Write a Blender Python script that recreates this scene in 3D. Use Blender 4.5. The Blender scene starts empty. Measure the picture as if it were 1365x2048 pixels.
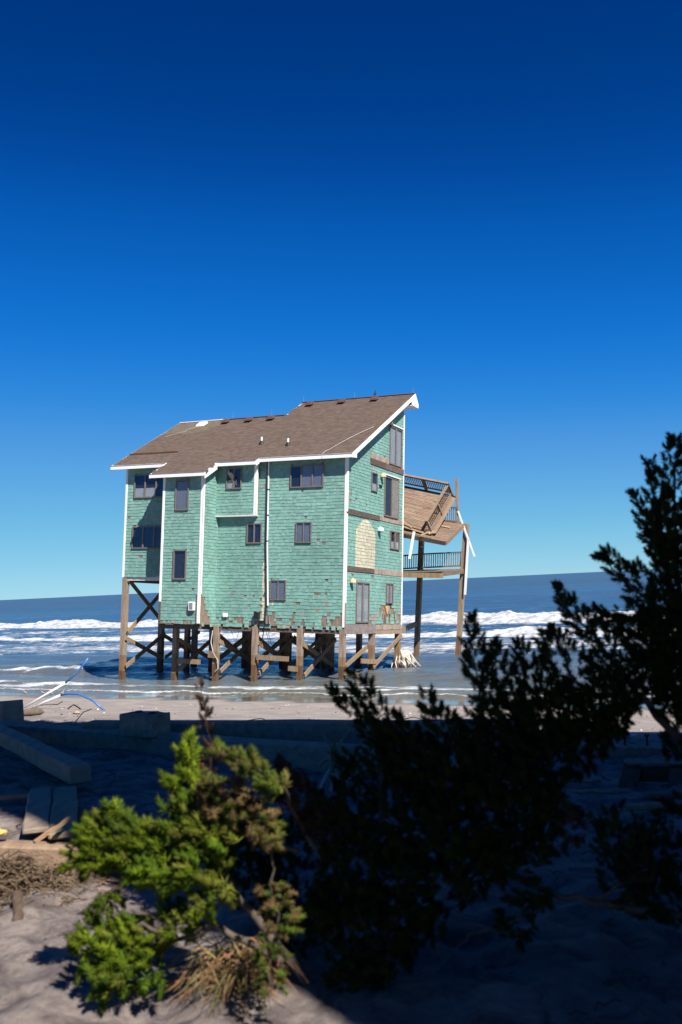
import bpy, math, random
import numpy as np
from mathutils import Matrix, Vector
random.seed(7)
rng = np.random.default_rng(7)
scene = bpy.context.scene
COL = scene.collection

# ------------------------------------------------------------------ camera
R3 = Matrix(((0.9988831, 0.0472501, 0.0), (0.0033980, -0.0718351, -0.9974107), (-0.0471277, 0.9962967, -0.0719154)))
cam_d = bpy.data.cameras.new('camera'); cam = bpy.data.objects.new('camera', cam_d); COL.objects.link(cam)
cam.matrix_world = Matrix.Translation((0, 0, 4.51)) @ R3.to_4x4()
cam_d.sensor_fit = 'VERTICAL'; cam_d.sensor_height = 36; cam_d.sensor_width = 24; cam_d.lens = 35
cam_d.clip_start = 0.1; cam_d.clip_end = 60000
cam_d.dof.use_dof = True; cam_d.dof.focus_distance = 50; cam_d.dof.aperture_fstop = 2.6
scene.camera = cam

# ------------------------------------------------------------------ sky and sun
SUN = Vector((0.363, -0.570, 0.737)).normalized()
w = bpy.data.worlds.new('World'); scene.world = w; w.use_nodes = True
nt = w.node_tree; nt.nodes.clear()
sky = nt.nodes.new('ShaderNodeTexSky'); sky.sky_type = 'NISHITA'; sky.sun_disc = False
sky.sun_elevation = math.asin(SUN.z); sky.sun_rotation = math.atan2(SUN.x, SUN.y)
sky.altitude = 3000; sky.air_density = 0.7; sky.dust_density = 0.3; sky.ozone_density = 10
def vmul(k):
    n = nt.nodes.new('ShaderNodeVectorMath'); n.operation = 'SCALE'; n.inputs['Scale'].default_value = k; return n
a_ = vmul(.1); b_ = vmul(10); cv = nt.nodes.new('ShaderNodeRGBCurve')      # contrasty, polarised look of the clear autumn sky
for ch, pts in enumerate(([(0, 0), (.048, .003), (.067, .012), (.113, .09), (.21, .19), (.37, .32), (1, .7)],
                          [(0, 0), (.068, .038), (.112, .122), (.158, .205), (.26, .36), (.438, .54), (.63, .66), (1, .85)],
                          [(0, 0), (.182, .22), (.2935, .52), (.40, .70), (.60, .79), (.84, .83), (1, .88)])):
    c_ = cv.mapping.curves[ch]; c_.points[0].location = pts[0]; c_.points[-1].location = pts[-1]
    for p_ in pts[1:-1]: c_.points.new(*p_)
cv.mapping.update()
bg = nt.nodes.new('ShaderNodeBackground'); bg.inputs[1].default_value = 0.05
out = nt.nodes.new('ShaderNodeOutputWorld')
for p_, q_ in ((sky.outputs[0], a_.inputs[0]), (a_.outputs[0], cv.inputs[1]), (cv.outputs[0], b_.inputs[0]), (b_.outputs[0], bg.inputs[0]), (bg.outputs[0], out.inputs[0])): nt.links.new(p_, q_)
sd = bpy.data.lights.new('sun', 'SUN'); sd.energy = 5.0; sd.angle = math.radians(0.53); sd.color = (1.0, 0.95, 0.88)
so = bpy.data.objects.new('sun', sd); COL.objects.link(so)
so.rotation_euler = (-SUN).to_track_quat('-Z', 'Y').to_euler(); so.location = (10, -15, 30)
vs = scene.view_settings
scene.display_settings.display_device = 'sRGB'
vs.view_transform = 'Standard'; vs.look = 'None'; vs.gamma = 1; vs.use_curve_mapping = False; vs.exposure = 0.93
scene.cycles.max_bounces = 6; scene.cycles.diffuse_bounces = 3; scene.cycles.glossy_bounces = 3
scene.cycles.transparent_max_bounces = 8

# ------------------------------------------------------------------ helpers
def tag(o, label=None, cat=None, group=None, kind=None):
    if label: o['label'] = label
    if cat: o['category'] = cat
    if group: o['group'] = group
    if kind: o['kind'] = kind
    return o
def empty(name, label=None, cat=None, group=None, loc=(0, 0, 0), parent=None):
    o = bpy.data.objects.new(name, None); COL.objects.link(o); o.location = loc
    if parent: o.parent = parent
    return tag(o, label, cat, group)
def V(*a): return np.array(a, float)
class MB:
    def __init__(s): s.v = []; s.f = []; s.c = []
    def add(s, vs_, fs, c=(1, 1, 1)):
        n = len(s.v); s.v += [tuple(map(float, q)) for q in vs_]
        for f in fs: s.f.append(tuple(n + i for i in f)); s.c.append(c)
    def hexa(s, p, c=(1, 1, 1)):      # 8 points: bottom 4 ccw, top 4 ccw
        s.add(p, [(0, 3, 2, 1), (4, 5, 6, 7), (0, 1, 5, 4), (1, 2, 6, 5), (2, 3, 7, 6), (3, 0, 4, 7)], c)
    def box(s, a, b, c=(1, 1, 1)):
        x0, x1 = sorted((a[0], b[0])); y0, y1 = sorted((a[1], b[1])); z0, z1 = sorted((a[2], b[2]))
        s.hexa([(x0, y0, z0), (x1, y0, z0), (x1, y1, z0), (x0, y1, z0), (x0, y0, z1), (x1, y0, z1), (x1, y1, z1), (x0, y1, z1)], c)
    def bar(s, p, q, wd, th, up=(0, 0, 1), c=(1, 1, 1), taper=1.0):   # beam from p to q, wd sideways, th along up
        p = V(*p); q = V(*q); d = q - p; d /= np.linalg.norm(d); up = V(*up)
        sd_ = np.cross(d, up)
        if np.linalg.norm(sd_) < 1e-4: sd_ = np.cross(d, V(0, 1, 0.01))
        sd_ /= np.linalg.norm(sd_); u = np.cross(sd_, d)
        pts = []
        for e, k in ((p, 1), (q, taper)):
            pts += [e - sd_ * wd / 2 * k - u * th / 2 * k, e + sd_ * wd / 2 * k - u * th / 2 * k, e + sd_ * wd / 2 * k + u * th / 2 * k, e - sd_ * wd / 2 * k + u * th / 2 * k]
        s.add(pts, [(0, 3, 2, 1), (4, 5, 6, 7), (0, 1, 5, 4), (1, 2, 6, 5), (2, 3, 7, 6), (3, 0, 4, 7)][0:0] + [(0, 1, 2, 3), (7, 6, 5, 4), (0, 4, 5, 1), (1, 5, 6, 2), (2, 6, 7, 3), (3, 7, 4, 0)], c)
    def tube(s, pts, rad, n=6, c=(1, 1, 1)):
        pts = [V(*p) for p in pts]
        if not hasattr(rad, '__len__'): rad = [rad] * len(pts)
        rings = []
        for i, p in enumerate(pts):
            d = pts[min(i + 1, len(pts) - 1)] - pts[max(i - 1, 0)]; d /= max(np.linalg.norm(d), 1e-9)
            a = np.cross(d, V(0.13, 0.31, 0.94)); a /= max(np.linalg.norm(a), 1e-6); b = np.cross(d, a)
            rings.append([p + rad[i] * (math.cos(2 * math.pi * k / n) * a + math.sin(2 * math.pi * k / n) * b) for k in range(n)])
        fs = [(i * n + k, i * n + (k + 1) % n, (i + 1) * n + (k + 1) % n, (i + 1) * n + k) for i in range(len(pts) - 1) for k in range(n)]
        fs += [tuple(range(n))[::-1], tuple((len(pts) - 1) * n + k for k in range(n))]
        s.add([v for r in rings for v in r], fs, c)
    def build(s, name, mat, parent=None, smooth=False, bevel=0, kind=None, label=None):
        me = bpy.data.meshes.new(name); me.from_pydata(s.v, [], s.f)
        ca = me.color_attributes.new('Col', 'FLOAT_COLOR', 'CORNER')
        arr = np.ones((len(me.loops), 4), np.float32)
        arr[:, :3] = np.repeat(np.array(s.c, np.float32), [len(f) for f in s.f], axis=0)
        ca.data.foreach_set('color', arr.ravel())
        me.materials.append(mat); me.update()
        if smooth: me.polygons.foreach_set('use_smooth', [True] * len(me.polygons))
        o = bpy.data.objects.new(name, me); COL.objects.link(o)
        if parent: o.parent = parent
        if bevel:
            m = o.modifiers.new('bevel', 'BEVEL'); m.width = bevel; m.segments = 1
        if kind: o['kind'] = kind
        if label: o['label'] = label
        return o
def H(i, j, seed=0):
    n = (i.astype(np.int64) * 374761393 + j.astype(np.int64) * 668265263 + seed * 1442695041) & 0x7fffffff
    n = ((n ^ (n >> 13)) * 1274126177) & 0x7fffffff
    return ((n ^ (n >> 16)) & 0xffffff) / float(0xffffff)
def vnoise(x, y, seed=0):
    x = np.asarray(x, float); y = np.asarray(y, float)
    i = np.floor(x); j = np.floor(y); fx = x - i; fy = y - j
    fx = fx * fx * (3 - 2 * fx); fy = fy * fy * (3 - 2 * fy)
    return (H(i, j, seed) * (1 - fx) + H(i + 1, j, seed) * fx) * (1 - fy) + (H(i, j + 1, seed) * (1 - fx) + H(i + 1, j + 1, seed) * fx) * fy
def fbm(x, y, o=4, seed=0):
    r = 0; a = .5; t = 0
    for k in range(o): r = r + a * vnoise(x * 2 ** k, y * 2 ** k, seed + k); t += a; a *= .5
    return r / t

# ------------------------------------------------------------------ materials
def mat(name, col=(.5, .5, .5), rough=.8, var=.25, nscale=6, stretch=(1, 1, 1), bump=.2, bscale=None, attr=True, spec=.3, col2=None, metallic=0, trans=0, dist=.01):
    m = bpy.data.materials.new(name); m.use_nodes = True; t = m.node_tree; N = t.nodes; L = t.links
    b = N['Principled BSDF']; b.inputs['Roughness'].default_value = rough; b.inputs['Specular IOR Level'].default_value = spec; b.inputs['Metallic'].default_value = metallic
    tc = N.new('ShaderNodeTexCoord'); mp = N.new('ShaderNodeMapping'); mp.inputs['Scale'].default_value = stretch; L.new(tc.outputs['Object'], mp.inputs[0])
    nz = N.new('ShaderNodeTexNoise'); nz.inputs['Scale'].default_value = nscale; nz.inputs['Detail'].default_value = 6; nz.inputs['Roughness'].default_value = .65; L.new(mp.outputs[0], nz.inputs[0])
    cr = N.new('ShaderNodeValToRGB'); c2 = col2 or tuple(x * (1 - var) for x in col); c3 = tuple(min(1, x * (1 + var)) for x in col) if not col2 else col
    cr.color_ramp.elements[0].position = .32; cr.color_ramp.elements[0].color = (*c2, 1); cr.color_ramp.elements[1].position = .68; cr.color_ramp.elements[1].color = (*c3, 1)
    L.new(nz.outputs[0], cr.inputs[0])
    if attr:
        at = N.new('ShaderNodeAttribute'); at.attribute_name = 'Col'; mx = N.new('ShaderNodeMix'); mx.data_type = 'RGBA'; mx.blend_type = 'MULTIPLY'; mx.inputs[0].default_value = 1
        L.new(cr.outputs[0], mx.inputs[6]); L.new(at.outputs['Color'], mx.inputs[7]); L.new(mx.outputs[2], b.inputs['Base Color'])
    else: L.new(cr.outputs[0], b.inputs['Base Color'])
    if bump:
        n2 = N.new('ShaderNodeTexNoise'); n2.inputs['Scale'].default_value = bscale or nscale * 4; n2.inputs['Detail'].default_value = 4; L.new(mp.outputs[0], n2.inputs[0])
        bp = N.new('ShaderNodeBump'); bp.inputs['Strength'].default_value = bump; bp.inputs['Distance'].default_value = dist; L.new(n2.outputs[0], bp.inputs['Height']); L.new(bp.outputs[0], b.inputs['Normal'])
    if trans:
        tr = N.new('ShaderNodeBsdfTranslucent'); ms = N.new('ShaderNodeMixShader'); ms.inputs[0].default_value = trans
        L.new((mx.outputs[2] if attr else cr.outputs[0]), tr.inputs[0]); L.new(b.outputs[0], ms.inputs[1]); L.new(tr.outputs[0], ms.inputs[2]); L.new(ms.outputs[0], N['Material Output'].inputs[0])
    return m
M = {}
M['shingle'] = mat('painted_shingle', (1, 1, 1), .85, var=.10, nscale=1.6, stretch=(1, 1, 1), bump=.35, bscale=40)
M['sheath'] = mat('bare_sheathing', (.20, .145, .11), .9, var=.45, nscale=7, stretch=(1, 1, .35), bump=.4)
M['trim'] = mat('white_trim_paint', (.72, .71, .70), .6, var=.06, nscale=3, bump=.1)
M['roof'] = mat('asphalt_shingle', (1, 1, 1), .95, var=.12, nscale=5, bump=.5, bscale=60)
M['soffit'] = mat('soffit_board', (.55, .56, .54), .8, var=.08, nscale=3)
M['oldwood'] = mat('weathered_timber', (.235, .178, .128), .9, var=.35, nscale=5, stretch=(3, 3, .35), bump=.5, bscale=18)
M['deckwood'] = mat('deck_timber', (.20, .142, .100), .85, var=.30, nscale=4, stretch=(.5, 3, 3), bump=.3)
M['railwood'] = mat('rail_timber', (.16, .11, .078), .85, var=.3, nscale=5, bump=.3)
M['rot'] = mat('rotten_ledger', (.05, .036, .03), .9, var=.6, nscale=9, stretch=(1, 1, 2), bump=.6, col2=(.16, .11, .09))
M['band'] = mat('bare_shingle_band', (.29, .22, .175), .9, var=.25, nscale=8, bump=.3)
M['peel'] = mat('peeling_board', (.31, .26, .245), .9, nscale=7, bump=.5, col2=(.16, .12, .105))
M['frame'] = mat('window_frame', (.155, .125, .11), .6, var=.15, nscale=6, bump=.1)
M['blind'] = mat('blind_slat', (.34, .37, .42), .7, var=.05, bump=0)
M['curtain'] = mat('curtain_cloth', (.44, .45, .44), .9, var=.08, bump=0)
M['dark'] = mat('dark_interior', (.022, .026, .036), .8, var=.3, bump=0)  # near-black colour stands for unlit rooms and the depth of holes
M['black'] = mat('black_plastic', (.015, .015, .017), .5, var=.2, bump=0)
M['metal'] = mat('grey_metal', (.35, .35, .36), .45, var=.15, bump=.1, metallic=.6)
M['lamp'] = mat('lamp_housing', (.55, .40, .24), .5, var=.1, bump=0)
M['white'] = mat('white_pvc', (.72, .72, .72), .4, var=.04, bump=0, spec=.5)
M['blue'] = mat('blue_pvc', (.035, .13, .34), .4, var=.08, bump=0, spec=.5)
M['vent'] = mat('rusty_vent', (.10, .045, .032), .7, var=.25, bump=.1)
M['beam'] = mat('grey_timber', (.23, .18, .135), .9, var=.3, nscale=3, stretch=(4, .5, 4), bump=.7, bscale=14)
M['cloth'] = mat('tangled_cloth', (.46, .41, .34), .95, var=.2, nscale=6, bump=.5)
M['straw'] = mat('dry_grass', (.25, .18, .085), .8, var=.3, nscale=8, bump=0, trans=.25)
M['weed'] = mat('dry_seaweed', (.10, .068, .04), .9, var=.4, nscale=20, bump=0)
M['leaf'] = mat('scale_leaf', (1, 1, 1), .7, var=.22, nscale=5, bump=0, trans=.28, spec=.08)
M['bark'] = mat('bark', (.085, .065, .05), .95, var=.35, nscale=20, stretch=(1, 1, .3), bump=.8)
M['foamstuff'] = mat('yellow_foam_chunk', (.65, .42, .12), .9, var=.25, nscale=14, bump=.8)
M['bird'] = mat('feathers', (1, 1, 1), .8, var=.15, nscale=30, bump=0)
M['stone'] = mat('driftwood_bark', (.12, .095, .07), .95, var=.4, nscale=14, bump=.8)
M['plastic'] = mat('clear_plastic', (.45, .5, .55), .2, var=.2, nscale=14, bump=.8, spec=.6)
M['wallside'] = mat('brown_lap_siding', (.14, .10, .07), .8, var=.08, bump=.1)
def glass():
    m = bpy.data.materials.new('window_glass'); m.use_nodes = True; N = m.node_tree.nodes; L = m.node_tree.links; N.clear()
    o = N.new('ShaderNodeOutputMaterial'); tr = N.new('ShaderNodeBsdfTransparent'); tr.inputs[0].default_value = (.86, .90, .93, 1)
    g = N.new('ShaderNodeBsdfGlossy'); g.inputs['Roughness'].default_value = .03
    tc = N.new('ShaderNodeTexCoord'); nz = N.new('ShaderNodeTexNoise'); nz.inputs['Scale'].default_value = 2.5; bp = N.new('ShaderNodeBump'); bp.inputs['Strength'].default_value = .25; bp.inputs['Distance'].default_value = .02
    L.new(tc.outputs['Object'], nz.inputs[0]); L.new(nz.outputs[0], bp.inputs['Height']); L.new(bp.outputs[0], g.inputs['Normal'])
    f = N.new('ShaderNodeLayerWeight'); f.inputs[0].default_value = .25
    ad = N.new('ShaderNodeMath'); ad.operation = 'MULTIPLY_ADD'; ad.inputs[1].default_value = .35; ad.inputs[2].default_value = .085; ad.use_clamp = True; L.new(f.outputs['Fresnel'], ad.inputs[0])
    mx = N.new('ShaderNodeMixShader'); L.new(ad.outputs[0], mx.inputs[0]); L.new(tr.outputs[0], mx.inputs[1]); L.new(g.outputs[0], mx.inputs[2]); L.new(mx.outputs[0], o.inputs[0])
    return m
M['glass'] = glass()

# ------------------------------------------------------------------ shoreline frame
NS = V(.49, .87); NS /= np.linalg.norm(NS); TS = V(NS[1], -NS[0]); SB = float(V(0, 37.5) @ NS)
def gz(x, y):
    s = SB - (np.asarray(x) * NS[0] + np.asarray(y) * NS[1])
    return np.interp(s, [-500, -200, -60, -2.4, 0, 3, 8, 14, 18, 22, 26, 33, 80, 600], [-6, -4, -2.2, -.03, .055, .35, .9, 1.62, 2.1, 2.55, 2.75, 2.8, 3.0, 4.5])

# sand -------------------------------------------------------------
def axis(lo, hi, fl, fh, st, g=1.12):
    a = list(np.arange(fl, fh, st)); d = st; x = fl; left = []
    while x > lo: d *= g; x -= d; left.append(x)
    d = st; x = a[-1]; right = []
    while x < hi: d *= g; x += d; right.append(x)
    return np.array(left[::-1] + a + right)
def grid_mesh(name, X, Y, Z, attrs, m):
    nr, nc = X.shape
    me = bpy.data.meshes.new(name)
    co = np.stack([X, Y, Z], -1).reshape(-1, 3).astype(np.float32)
    idx = np.arange(nr * nc).reshape(nr, nc)
    q = np.stack([idx[:-1, :-1], idx[:-1, 1:], idx[1:, 1:], idx[1:, :-1]], -1).reshape(-1, 4)
    me.vertices.add(len(co)); me.vertices.foreach_set('co', co.ravel())
    me.loops.add(q.size); me.loops.foreach_set('vertex_index', q.ravel().astype(np.int32))
    me.polygons.add(len(q)); me.polygons.foreach_set('loop_start', (np.arange(len(q)) * 4).astype(np.int32)); me.polygons.foreach_set('use_smooth', np.ones(len(q), bool))
    me.update(calc_edges=True); me.validate()
    for k, a in attrs.items():
        at = me.attributes.new(k, 'FLOAT', 'POINT'); at.data.foreach_set('value', a.ravel().astype(np.float32))
    me.materials.append(m); o = bpy.data.objects.new(name, me); COL.objects.link(o); return o

def sand_mat():
    m = bpy.data.materials.new('beach_sand'); m.use_nodes = True; t = m.node_tree; N = t.nodes; L = t.links; b = N['Principled BSDF']
    tc = N.new('ShaderNodeTexCoord')
    n1 = N.new('ShaderNodeTexNoise'); n1.inputs['Scale'].default_value = 1.3; n1.inputs['Detail'].default_value = 8; n1.inputs['Roughness'].default_value = .7; L.new(tc.outputs['Object'], n1.inputs[0])
    c1 = N.new('ShaderNodeValToRGB'); c1.color_ramp.elements[0].position = .36; c1.color_ramp.elements[0].color = (.185, .155, .145, 1); c1.color_ramp.elements[1].position = .60; c1.color_ramp.elements[1].color = (.305, .262, .228, 1); L.new(n1.outputs[0], c1.inputs[0])
    n2 = N.new('ShaderNodeTexNoise'); n2.inputs['Scale'].default_value = 160; n2.inputs['Detail'].default_value = 3; L.new(tc.outputs['Object'], n2.inputs[0])
    mx = N.new('ShaderNodeMix'); mx.data_type = 'RGBA'; mx.blend_type = 'OVERLAY'; mx.inputs[0].default_value = .35; L.new(c1.outputs[0], mx.inputs[6]); L.new(n2.outputs[0], mx.inputs[7])
    nb_ = N.new('ShaderNodeTexNoise'); nb_.inputs['Scale'].default_value = 3.4; nb_.inputs['Detail'].default_value = 9; nb_.inputs['Roughness'].default_value = .72; nb_.inputs['Distortion'].default_value = .6; L.new(tc.outputs['Object'], nb_.inputs[0])
    cb_ = N.new('ShaderNodeValToRGB'); cb_.color_ramp.elements[0].position = .40; cb_.color_ramp.elements[0].color = (.33, .30, .32, 1); cb_.color_ramp.elements[1].position = .56; cb_.color_ramp.elements[1].color = (.88, .85, .84, 1); L.new(nb_.outputs[0], cb_.inputs[0])
    an_ = N.new('ShaderNodeAttribute'); an_.attribute_name = 'churn'; mb_ = N.new('ShaderNodeMix'); mb_.data_type = 'RGBA'; mb_.blend_type = 'MULTIPLY'; L.new(an_.outputs['Fac'], mb_.inputs[0]); L.new(mx.outputs[2], mb_.inputs[6]); L.new(cb_.outputs[0], mb_.inputs[7]); mx = mb_
    at = N.new('ShaderNodeAttribute'); at.attribute_name = 'wet'
    dk = N.new('ShaderNodeMix'); dk.data_type = 'RGBA'; L.new(at.outputs['Fac'], dk.inputs[0]); L.new(mx.outputs[2], dk.inputs[6]); dk.inputs[7].default_value = (.095, .082, .068, 1); L.new(dk.outputs[2], b.inputs['Base Color'])
    rr = N.new('ShaderNodeMapRange'); rr.inputs['From Min'].default_value = .3; rr.inputs['From Max'].default_value = 1; rr.inputs['To Min'].default_value = .95; rr.inputs['To Max'].default_value = .10; L.new(at.outputs['Fac'], rr.inputs[0]); L.new(rr.outputs[0], b.inputs['Roughness'])
    n3 = N.new('ShaderNodeTexNoise'); n3.inputs['Scale'].default_value = 11; n3.inputs['Detail'].default_value = 9; n3.inputs['Roughness'].default_value = .7; L.new(tc.outputs['Object'], n3.inputs[0])
    bs = N.new('ShaderNodeMapRange'); bs.inputs['To Min'].default_value = .95; bs.inputs['To Max'].default_value = .02; L.new(at.outputs['Fac'], bs.inputs[0])
    bp = N.new('ShaderNodeBump'); bp.inputs['Distance'].default_value = .05; L.new(bs.outputs[0], bp.inputs['Strength']); L.new(n3.outputs[0], bp.inputs['Height']); L.new(bp.outputs[0], b.inputs['Normal'])
    return m
gx = axis(-900, 900, -5, 5.5, .045); gy = axis(-900, 230, 3.2, 13, .045, 1.06)
X, Y = np.meshgrid(gx, gy); S = SB - (X * NS[0] + Y * NS[1])
Z = gz(X, Y)
dry = np.clip((S - 3) / 12, 0, 1)
foot = np.clip((S - 15) / 5, 0, 1)
Z = Z + dry * .05 * (fbm(X * .5, Y * .5, 3, 5) - .5) + foot * (.14 * (fbm(X * 2.2, Y * 2.2, 4, 9) - .5) + .06 * (np.abs(fbm(X * 4.5, Y * 4.5, 3, 21) - .5) * 2 - .3)) + (1 - dry) * .012 * (fbm(X * .8, Y * .8, 3, 2) - .5)
Z = Z + foot * .10 * np.exp(-((X + .3) ** 2 / 1.5 + (Y - 5) ** 2 / 2.5))
Wt = 1 - np.clip((S - .15 + .7 * (fbm(X * .12, Y * .12, 3, 3) - .5)) / .3, 0, 1)
tag(grid_mesh('sand', X, Y, Z, {'wet': Wt, 'churn': foot}, sand_mat()), 'grey beige beach sand, churned up near and smooth towards the water', kind='structure')

# sea --------------------------------------------------------------
def sea_mat():
    m = bpy.data.materials.new('sea_water'); m.use_nodes = True; t = m.node_tree; N = t.nodes; L = t.links; b = N['Principled BSDF']
    b.inputs['IOR'].default_value = 1.33; b.inputs['Specular IOR Level'].default_value = .5
    tc = N.new('ShaderNodeTexCoord')
    mp = N.new('ShaderNodeMapping'); mp.inputs['Rotation'].default_value = (0, 0, math.radians(29.4)); L.new(tc.outputs['Object'], mp.inputs[0])
    def noise(sc, st, det=4, rough=.6):
        q = N.new('ShaderNodeMapping'); q.inputs['Scale'].default_value = st; L.new(mp.outputs[0], q.inputs[0])
        n = N.new('ShaderNodeTexNoise'); n.inputs['Scale'].default_value = sc; n.inputs['Detail'].default_value = det; n.inputs['Roughness'].default_value = rough; L.new(q.outputs[0], n.inputs[0]); return n
    def math_(op, a, bb=None, cl=False):
        n = N.new('ShaderNodeMath'); n.operation = op; n.use_clamp = cl
        for i, v in enumerate((a, bb)):
            if v is None: continue
            if isinstance(v, (int, float)): n.inputs[i].default_value = v
            else: L.new(v, n.inputs[i])
        return n.outputs[0]
    sh = N.new('ShaderNodeAttribute'); sh.attribute_name = 'shallow'
    fo = N.new('ShaderNodeAttribute'); fo.attribute_name = 'foam'
    big = noise(.035, (.35, 1, 1), 5, .6)
    deep = N.new('ShaderNodeMix'); deep.data_type = 'RGBA'; L.new(big.outputs[0], deep.inputs[0]); deep.inputs[6].default_value = (.020, .074, .150, 1); deep.inputs[7].default_value = (.058, .100, .140, 1)
    md = N.new('ShaderNodeMix'); md.data_type = 'RGBA'; L.new(sh.outputs['Fac'], md.inputs[0]); L.new(deep.outputs[2], md.inputs[6]); md.inputs[7].default_value = (.115, .112, .088, 1)
    # streaky foam lace
    f1 = noise(.55, (.35, 1, 1), 8, .72); f2 = noise(2.2, (.5, 1, 1), 6, .7)
    fs = math_('ADD', math_('MULTIPLY', f1.outputs[0], .65), math_('MULTIPLY', f2.outputs[0], .35))
    v = math_('ADD', math_('SUBTRACT', fs, .80), math_('MULTIPLY', fo.outputs['Fac'], .62))
    msk = math_('MULTIPLY', v, 7.0, True)
    fc = N.new('ShaderNodeMix'); fc.data_type = 'RGBA'; L.new(msk, fc.inputs[0]); L.new(md.outputs[2], fc.inputs[6]); f3 = noise(1.7, (.6, 1, 1), 7, .75); fr_ = N.new('ShaderNodeValToRGB'); fr_.color_ramp.elements[0].position = .40; fr_.color_ramp.elements[0].color = (.20, .22, .25, 1); fr_.color_ramp.elements[1].position = .57; fr_.color_ramp.elements[1].color = (.56, .57, .58, 1); L.new(f3.outputs[0], fr_.inputs[0]); L.new(fr_.outputs[0], fc.inputs[7]); L.new(fc.outputs[2], b.inputs['Base Color'])
    rg = N.new('ShaderNodeMapRange'); rg.inputs['To Min'].default_value = .10; rg.inputs['To Max'].default_value = .85; L.new(msk, rg.inputs[0]); fa = N.new('ShaderNodeAttribute'); fa.attribute_name = 'far'; L.new(math_('MAXIMUM', rg.outputs[0], math_('MULTIPLY', fa.outputs['Fac'], .42)), b.inputs['Roughness'])
    w1 = noise(.9, (.45, 1, 1), 5, .6); w2 = noise(4.5, (.55, 1, 1), 6, .68)
    h = math_('ADD', math_('MULTIPLY', w1.outputs[0], .30), math_('ADD', math_('MULTIPLY', w2.outputs[0], .10), math_('MULTIPLY', msk, .05)))
    bp = N.new('ShaderNodeBump'); bp.inputs['Strength'].default_value = .9; bp.inputs['Distance'].default_value = 1.0; L.new(h, bp.inputs['Height']); L.new(bp.outputs[0], b.inputs['Normal'])
    return m
th = np.radians(np.concatenate([np.linspace(-62, -24, 60)[:-1], np.linspace(-24, 24, 460), np.linspace(24, 75, 80)[1:]]))
rr_ = [26.]
while rr_[-1] < 230: rr_.append(rr_[-1] * 1.0033)
while rr_[-1] < 24000: rr_.append(rr_[-1] * 1.025)
rr_ = np.array(rr_)
RR, TH = np.meshgrid(rr_, th, indexing='ij'); X = RR * np.sin(TH); Y = RR * np.cos(TH)
A = X * TS[0] + Y * TS[1]; Bq = X * NS[0] + Y * NS[1]
far = np.clip(1 - (RR - 60) / 240, 0, 1); nearsh = np.clip((Bq - SB - 2) / 14, 0, 1)
def warp(p, q, s): return p + 3 * (fbm(p * .05, q * .05, 3, s) - .5)
Zs = .11 * np.sin(warp(Bq, A, 11) * .9 + 1.3 * fbm(A * .06, Bq * .03, 2, 4) * 6) + .07 * np.sin(warp(Bq, A, 31) * 2.1 + .35 * A) + .16 * (fbm(A * .22, Bq * .5, 4, 40) - .5)
Zs = Zs * np.clip(far + .35, 0, 1) * (.30 + .70 * nearsh) + .030 * (fbm(A * 1.1, Bq * 2.6, 3, 91) - .5) * 2 * np.clip(1.5 - RR / 110, 0, 1)
Zs += .35 * np.sin(Bq * .16 + 3 * fbm(A * .01, Bq * .01, 2, 77)) * np.clip((Bq - 125) / 60, 0, 1) * np.clip(1.6 - RR / 900, 0, 1)
foam = np.zeros_like(Zs)
def breaker(line, Hh, wf, wb, a0=-1e9, a1=1e9, seed=1, trail=6, fz=1.0, lump=.35, brk=0, thin=0):
    global Zs, foam
    la, lb = zip(*line); c = np.interp(A, la, lb) + (2.2 * wf + 3.5 * brk) * (fbm(A * .06, A * 0 + seed, 3, seed) - .5) + (1.1 if thin else .8) * (fbm(A * .45, A * 0 + seed + 4, 4, seed + 2) - .5)
    d = Bq - c                                    # >0 seaward
    env = np.clip((A - a0) / 3, 0, 1) * np.clip((a1 - A) / 3, 0, 1); jag = 1 + .5 * (fbm(A * .8, A * 0 + 2, 4, seed + 40) - .5)
    hv = Hh * (.62 + .76 * vnoise(A * .11, A * 0 + 3, seed + 5)) * env * jag
    lum = 1 + lump * 2 * (fbm(A * .9, Bq * 1.4, 3, seed + 9) - .5)
    prof = np.where(d > 0, np.exp(-(d / wb) ** 2), np.clip(1 + d / wf, 0, 1) ** .7)
    Zs = Zs + hv * prof * np.where(d > .3, 1, lum)
    f = np.where(d > 0, np.exp(-(d / (wb * .30)) ** 2) * .95, np.where(d > -wf * 1.25, 1.06, np.exp((d + wf * 1.25) / trail) * .78))
    if thin: f = np.exp(-((d + .15) / thin) ** 2)
    if brk: f = f * ((1 - brk * .65) + brk * 1.15 * fbm(A * .35, A * 0 + 7, 3, seed + 3)); c2_ = 0
    f = f * (.62 + .76 * fbm(A * .45 + seed, Bq * 1.3, 4, seed + 31))
    foam = np.maximum(foam, f * env * fz)
breaker([(-300, 150), (-130, 117), (-45, 101), (-23, 95), (80, 84)], .62, 4.6, 5.0, seed=3, trail=8)
breaker([(-300, 92), (-85, 78.5), (-32, 73), (-22.7, 73), (60, 68)], .32, 2.0, 3.0, seed=12, trail=3, fz=.84)
breaker([(-300, 62), (-85, 60), (60, 58)], .13, 1.2, 2.0, seed=15, trail=2, fz=.66, lump=.6, thin=.35, brk=.6)
breaker([(-90, 42), (-48, 44.0), (-40, 45.2), (60, 47)], .18, .8, 1.6, a1=-35.5, seed=22, trail=.8, fz=.92, thin=.30, brk=.25)
breaker([(-300, SB + 7), (-60, SB + 5.2), (60, SB + 5.0)], .05, .5, .8, seed=25, trail=.5, fz=.80, brk=.8, thin=.22)
breaker([(-300, SB + 4.5), (-60, SB + 4.0), (60, SB + 4.0)], .03, .5, .8, seed=45, fz=.74, brk=.9, thin=.5)
breaker([(-300, SB + 3.2), (-60, SB + 2.8), (60, SB + 3.0)], .045, .35, .6, seed=28, trail=.3, fz=.90, brk=.35, thin=.13)
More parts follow.
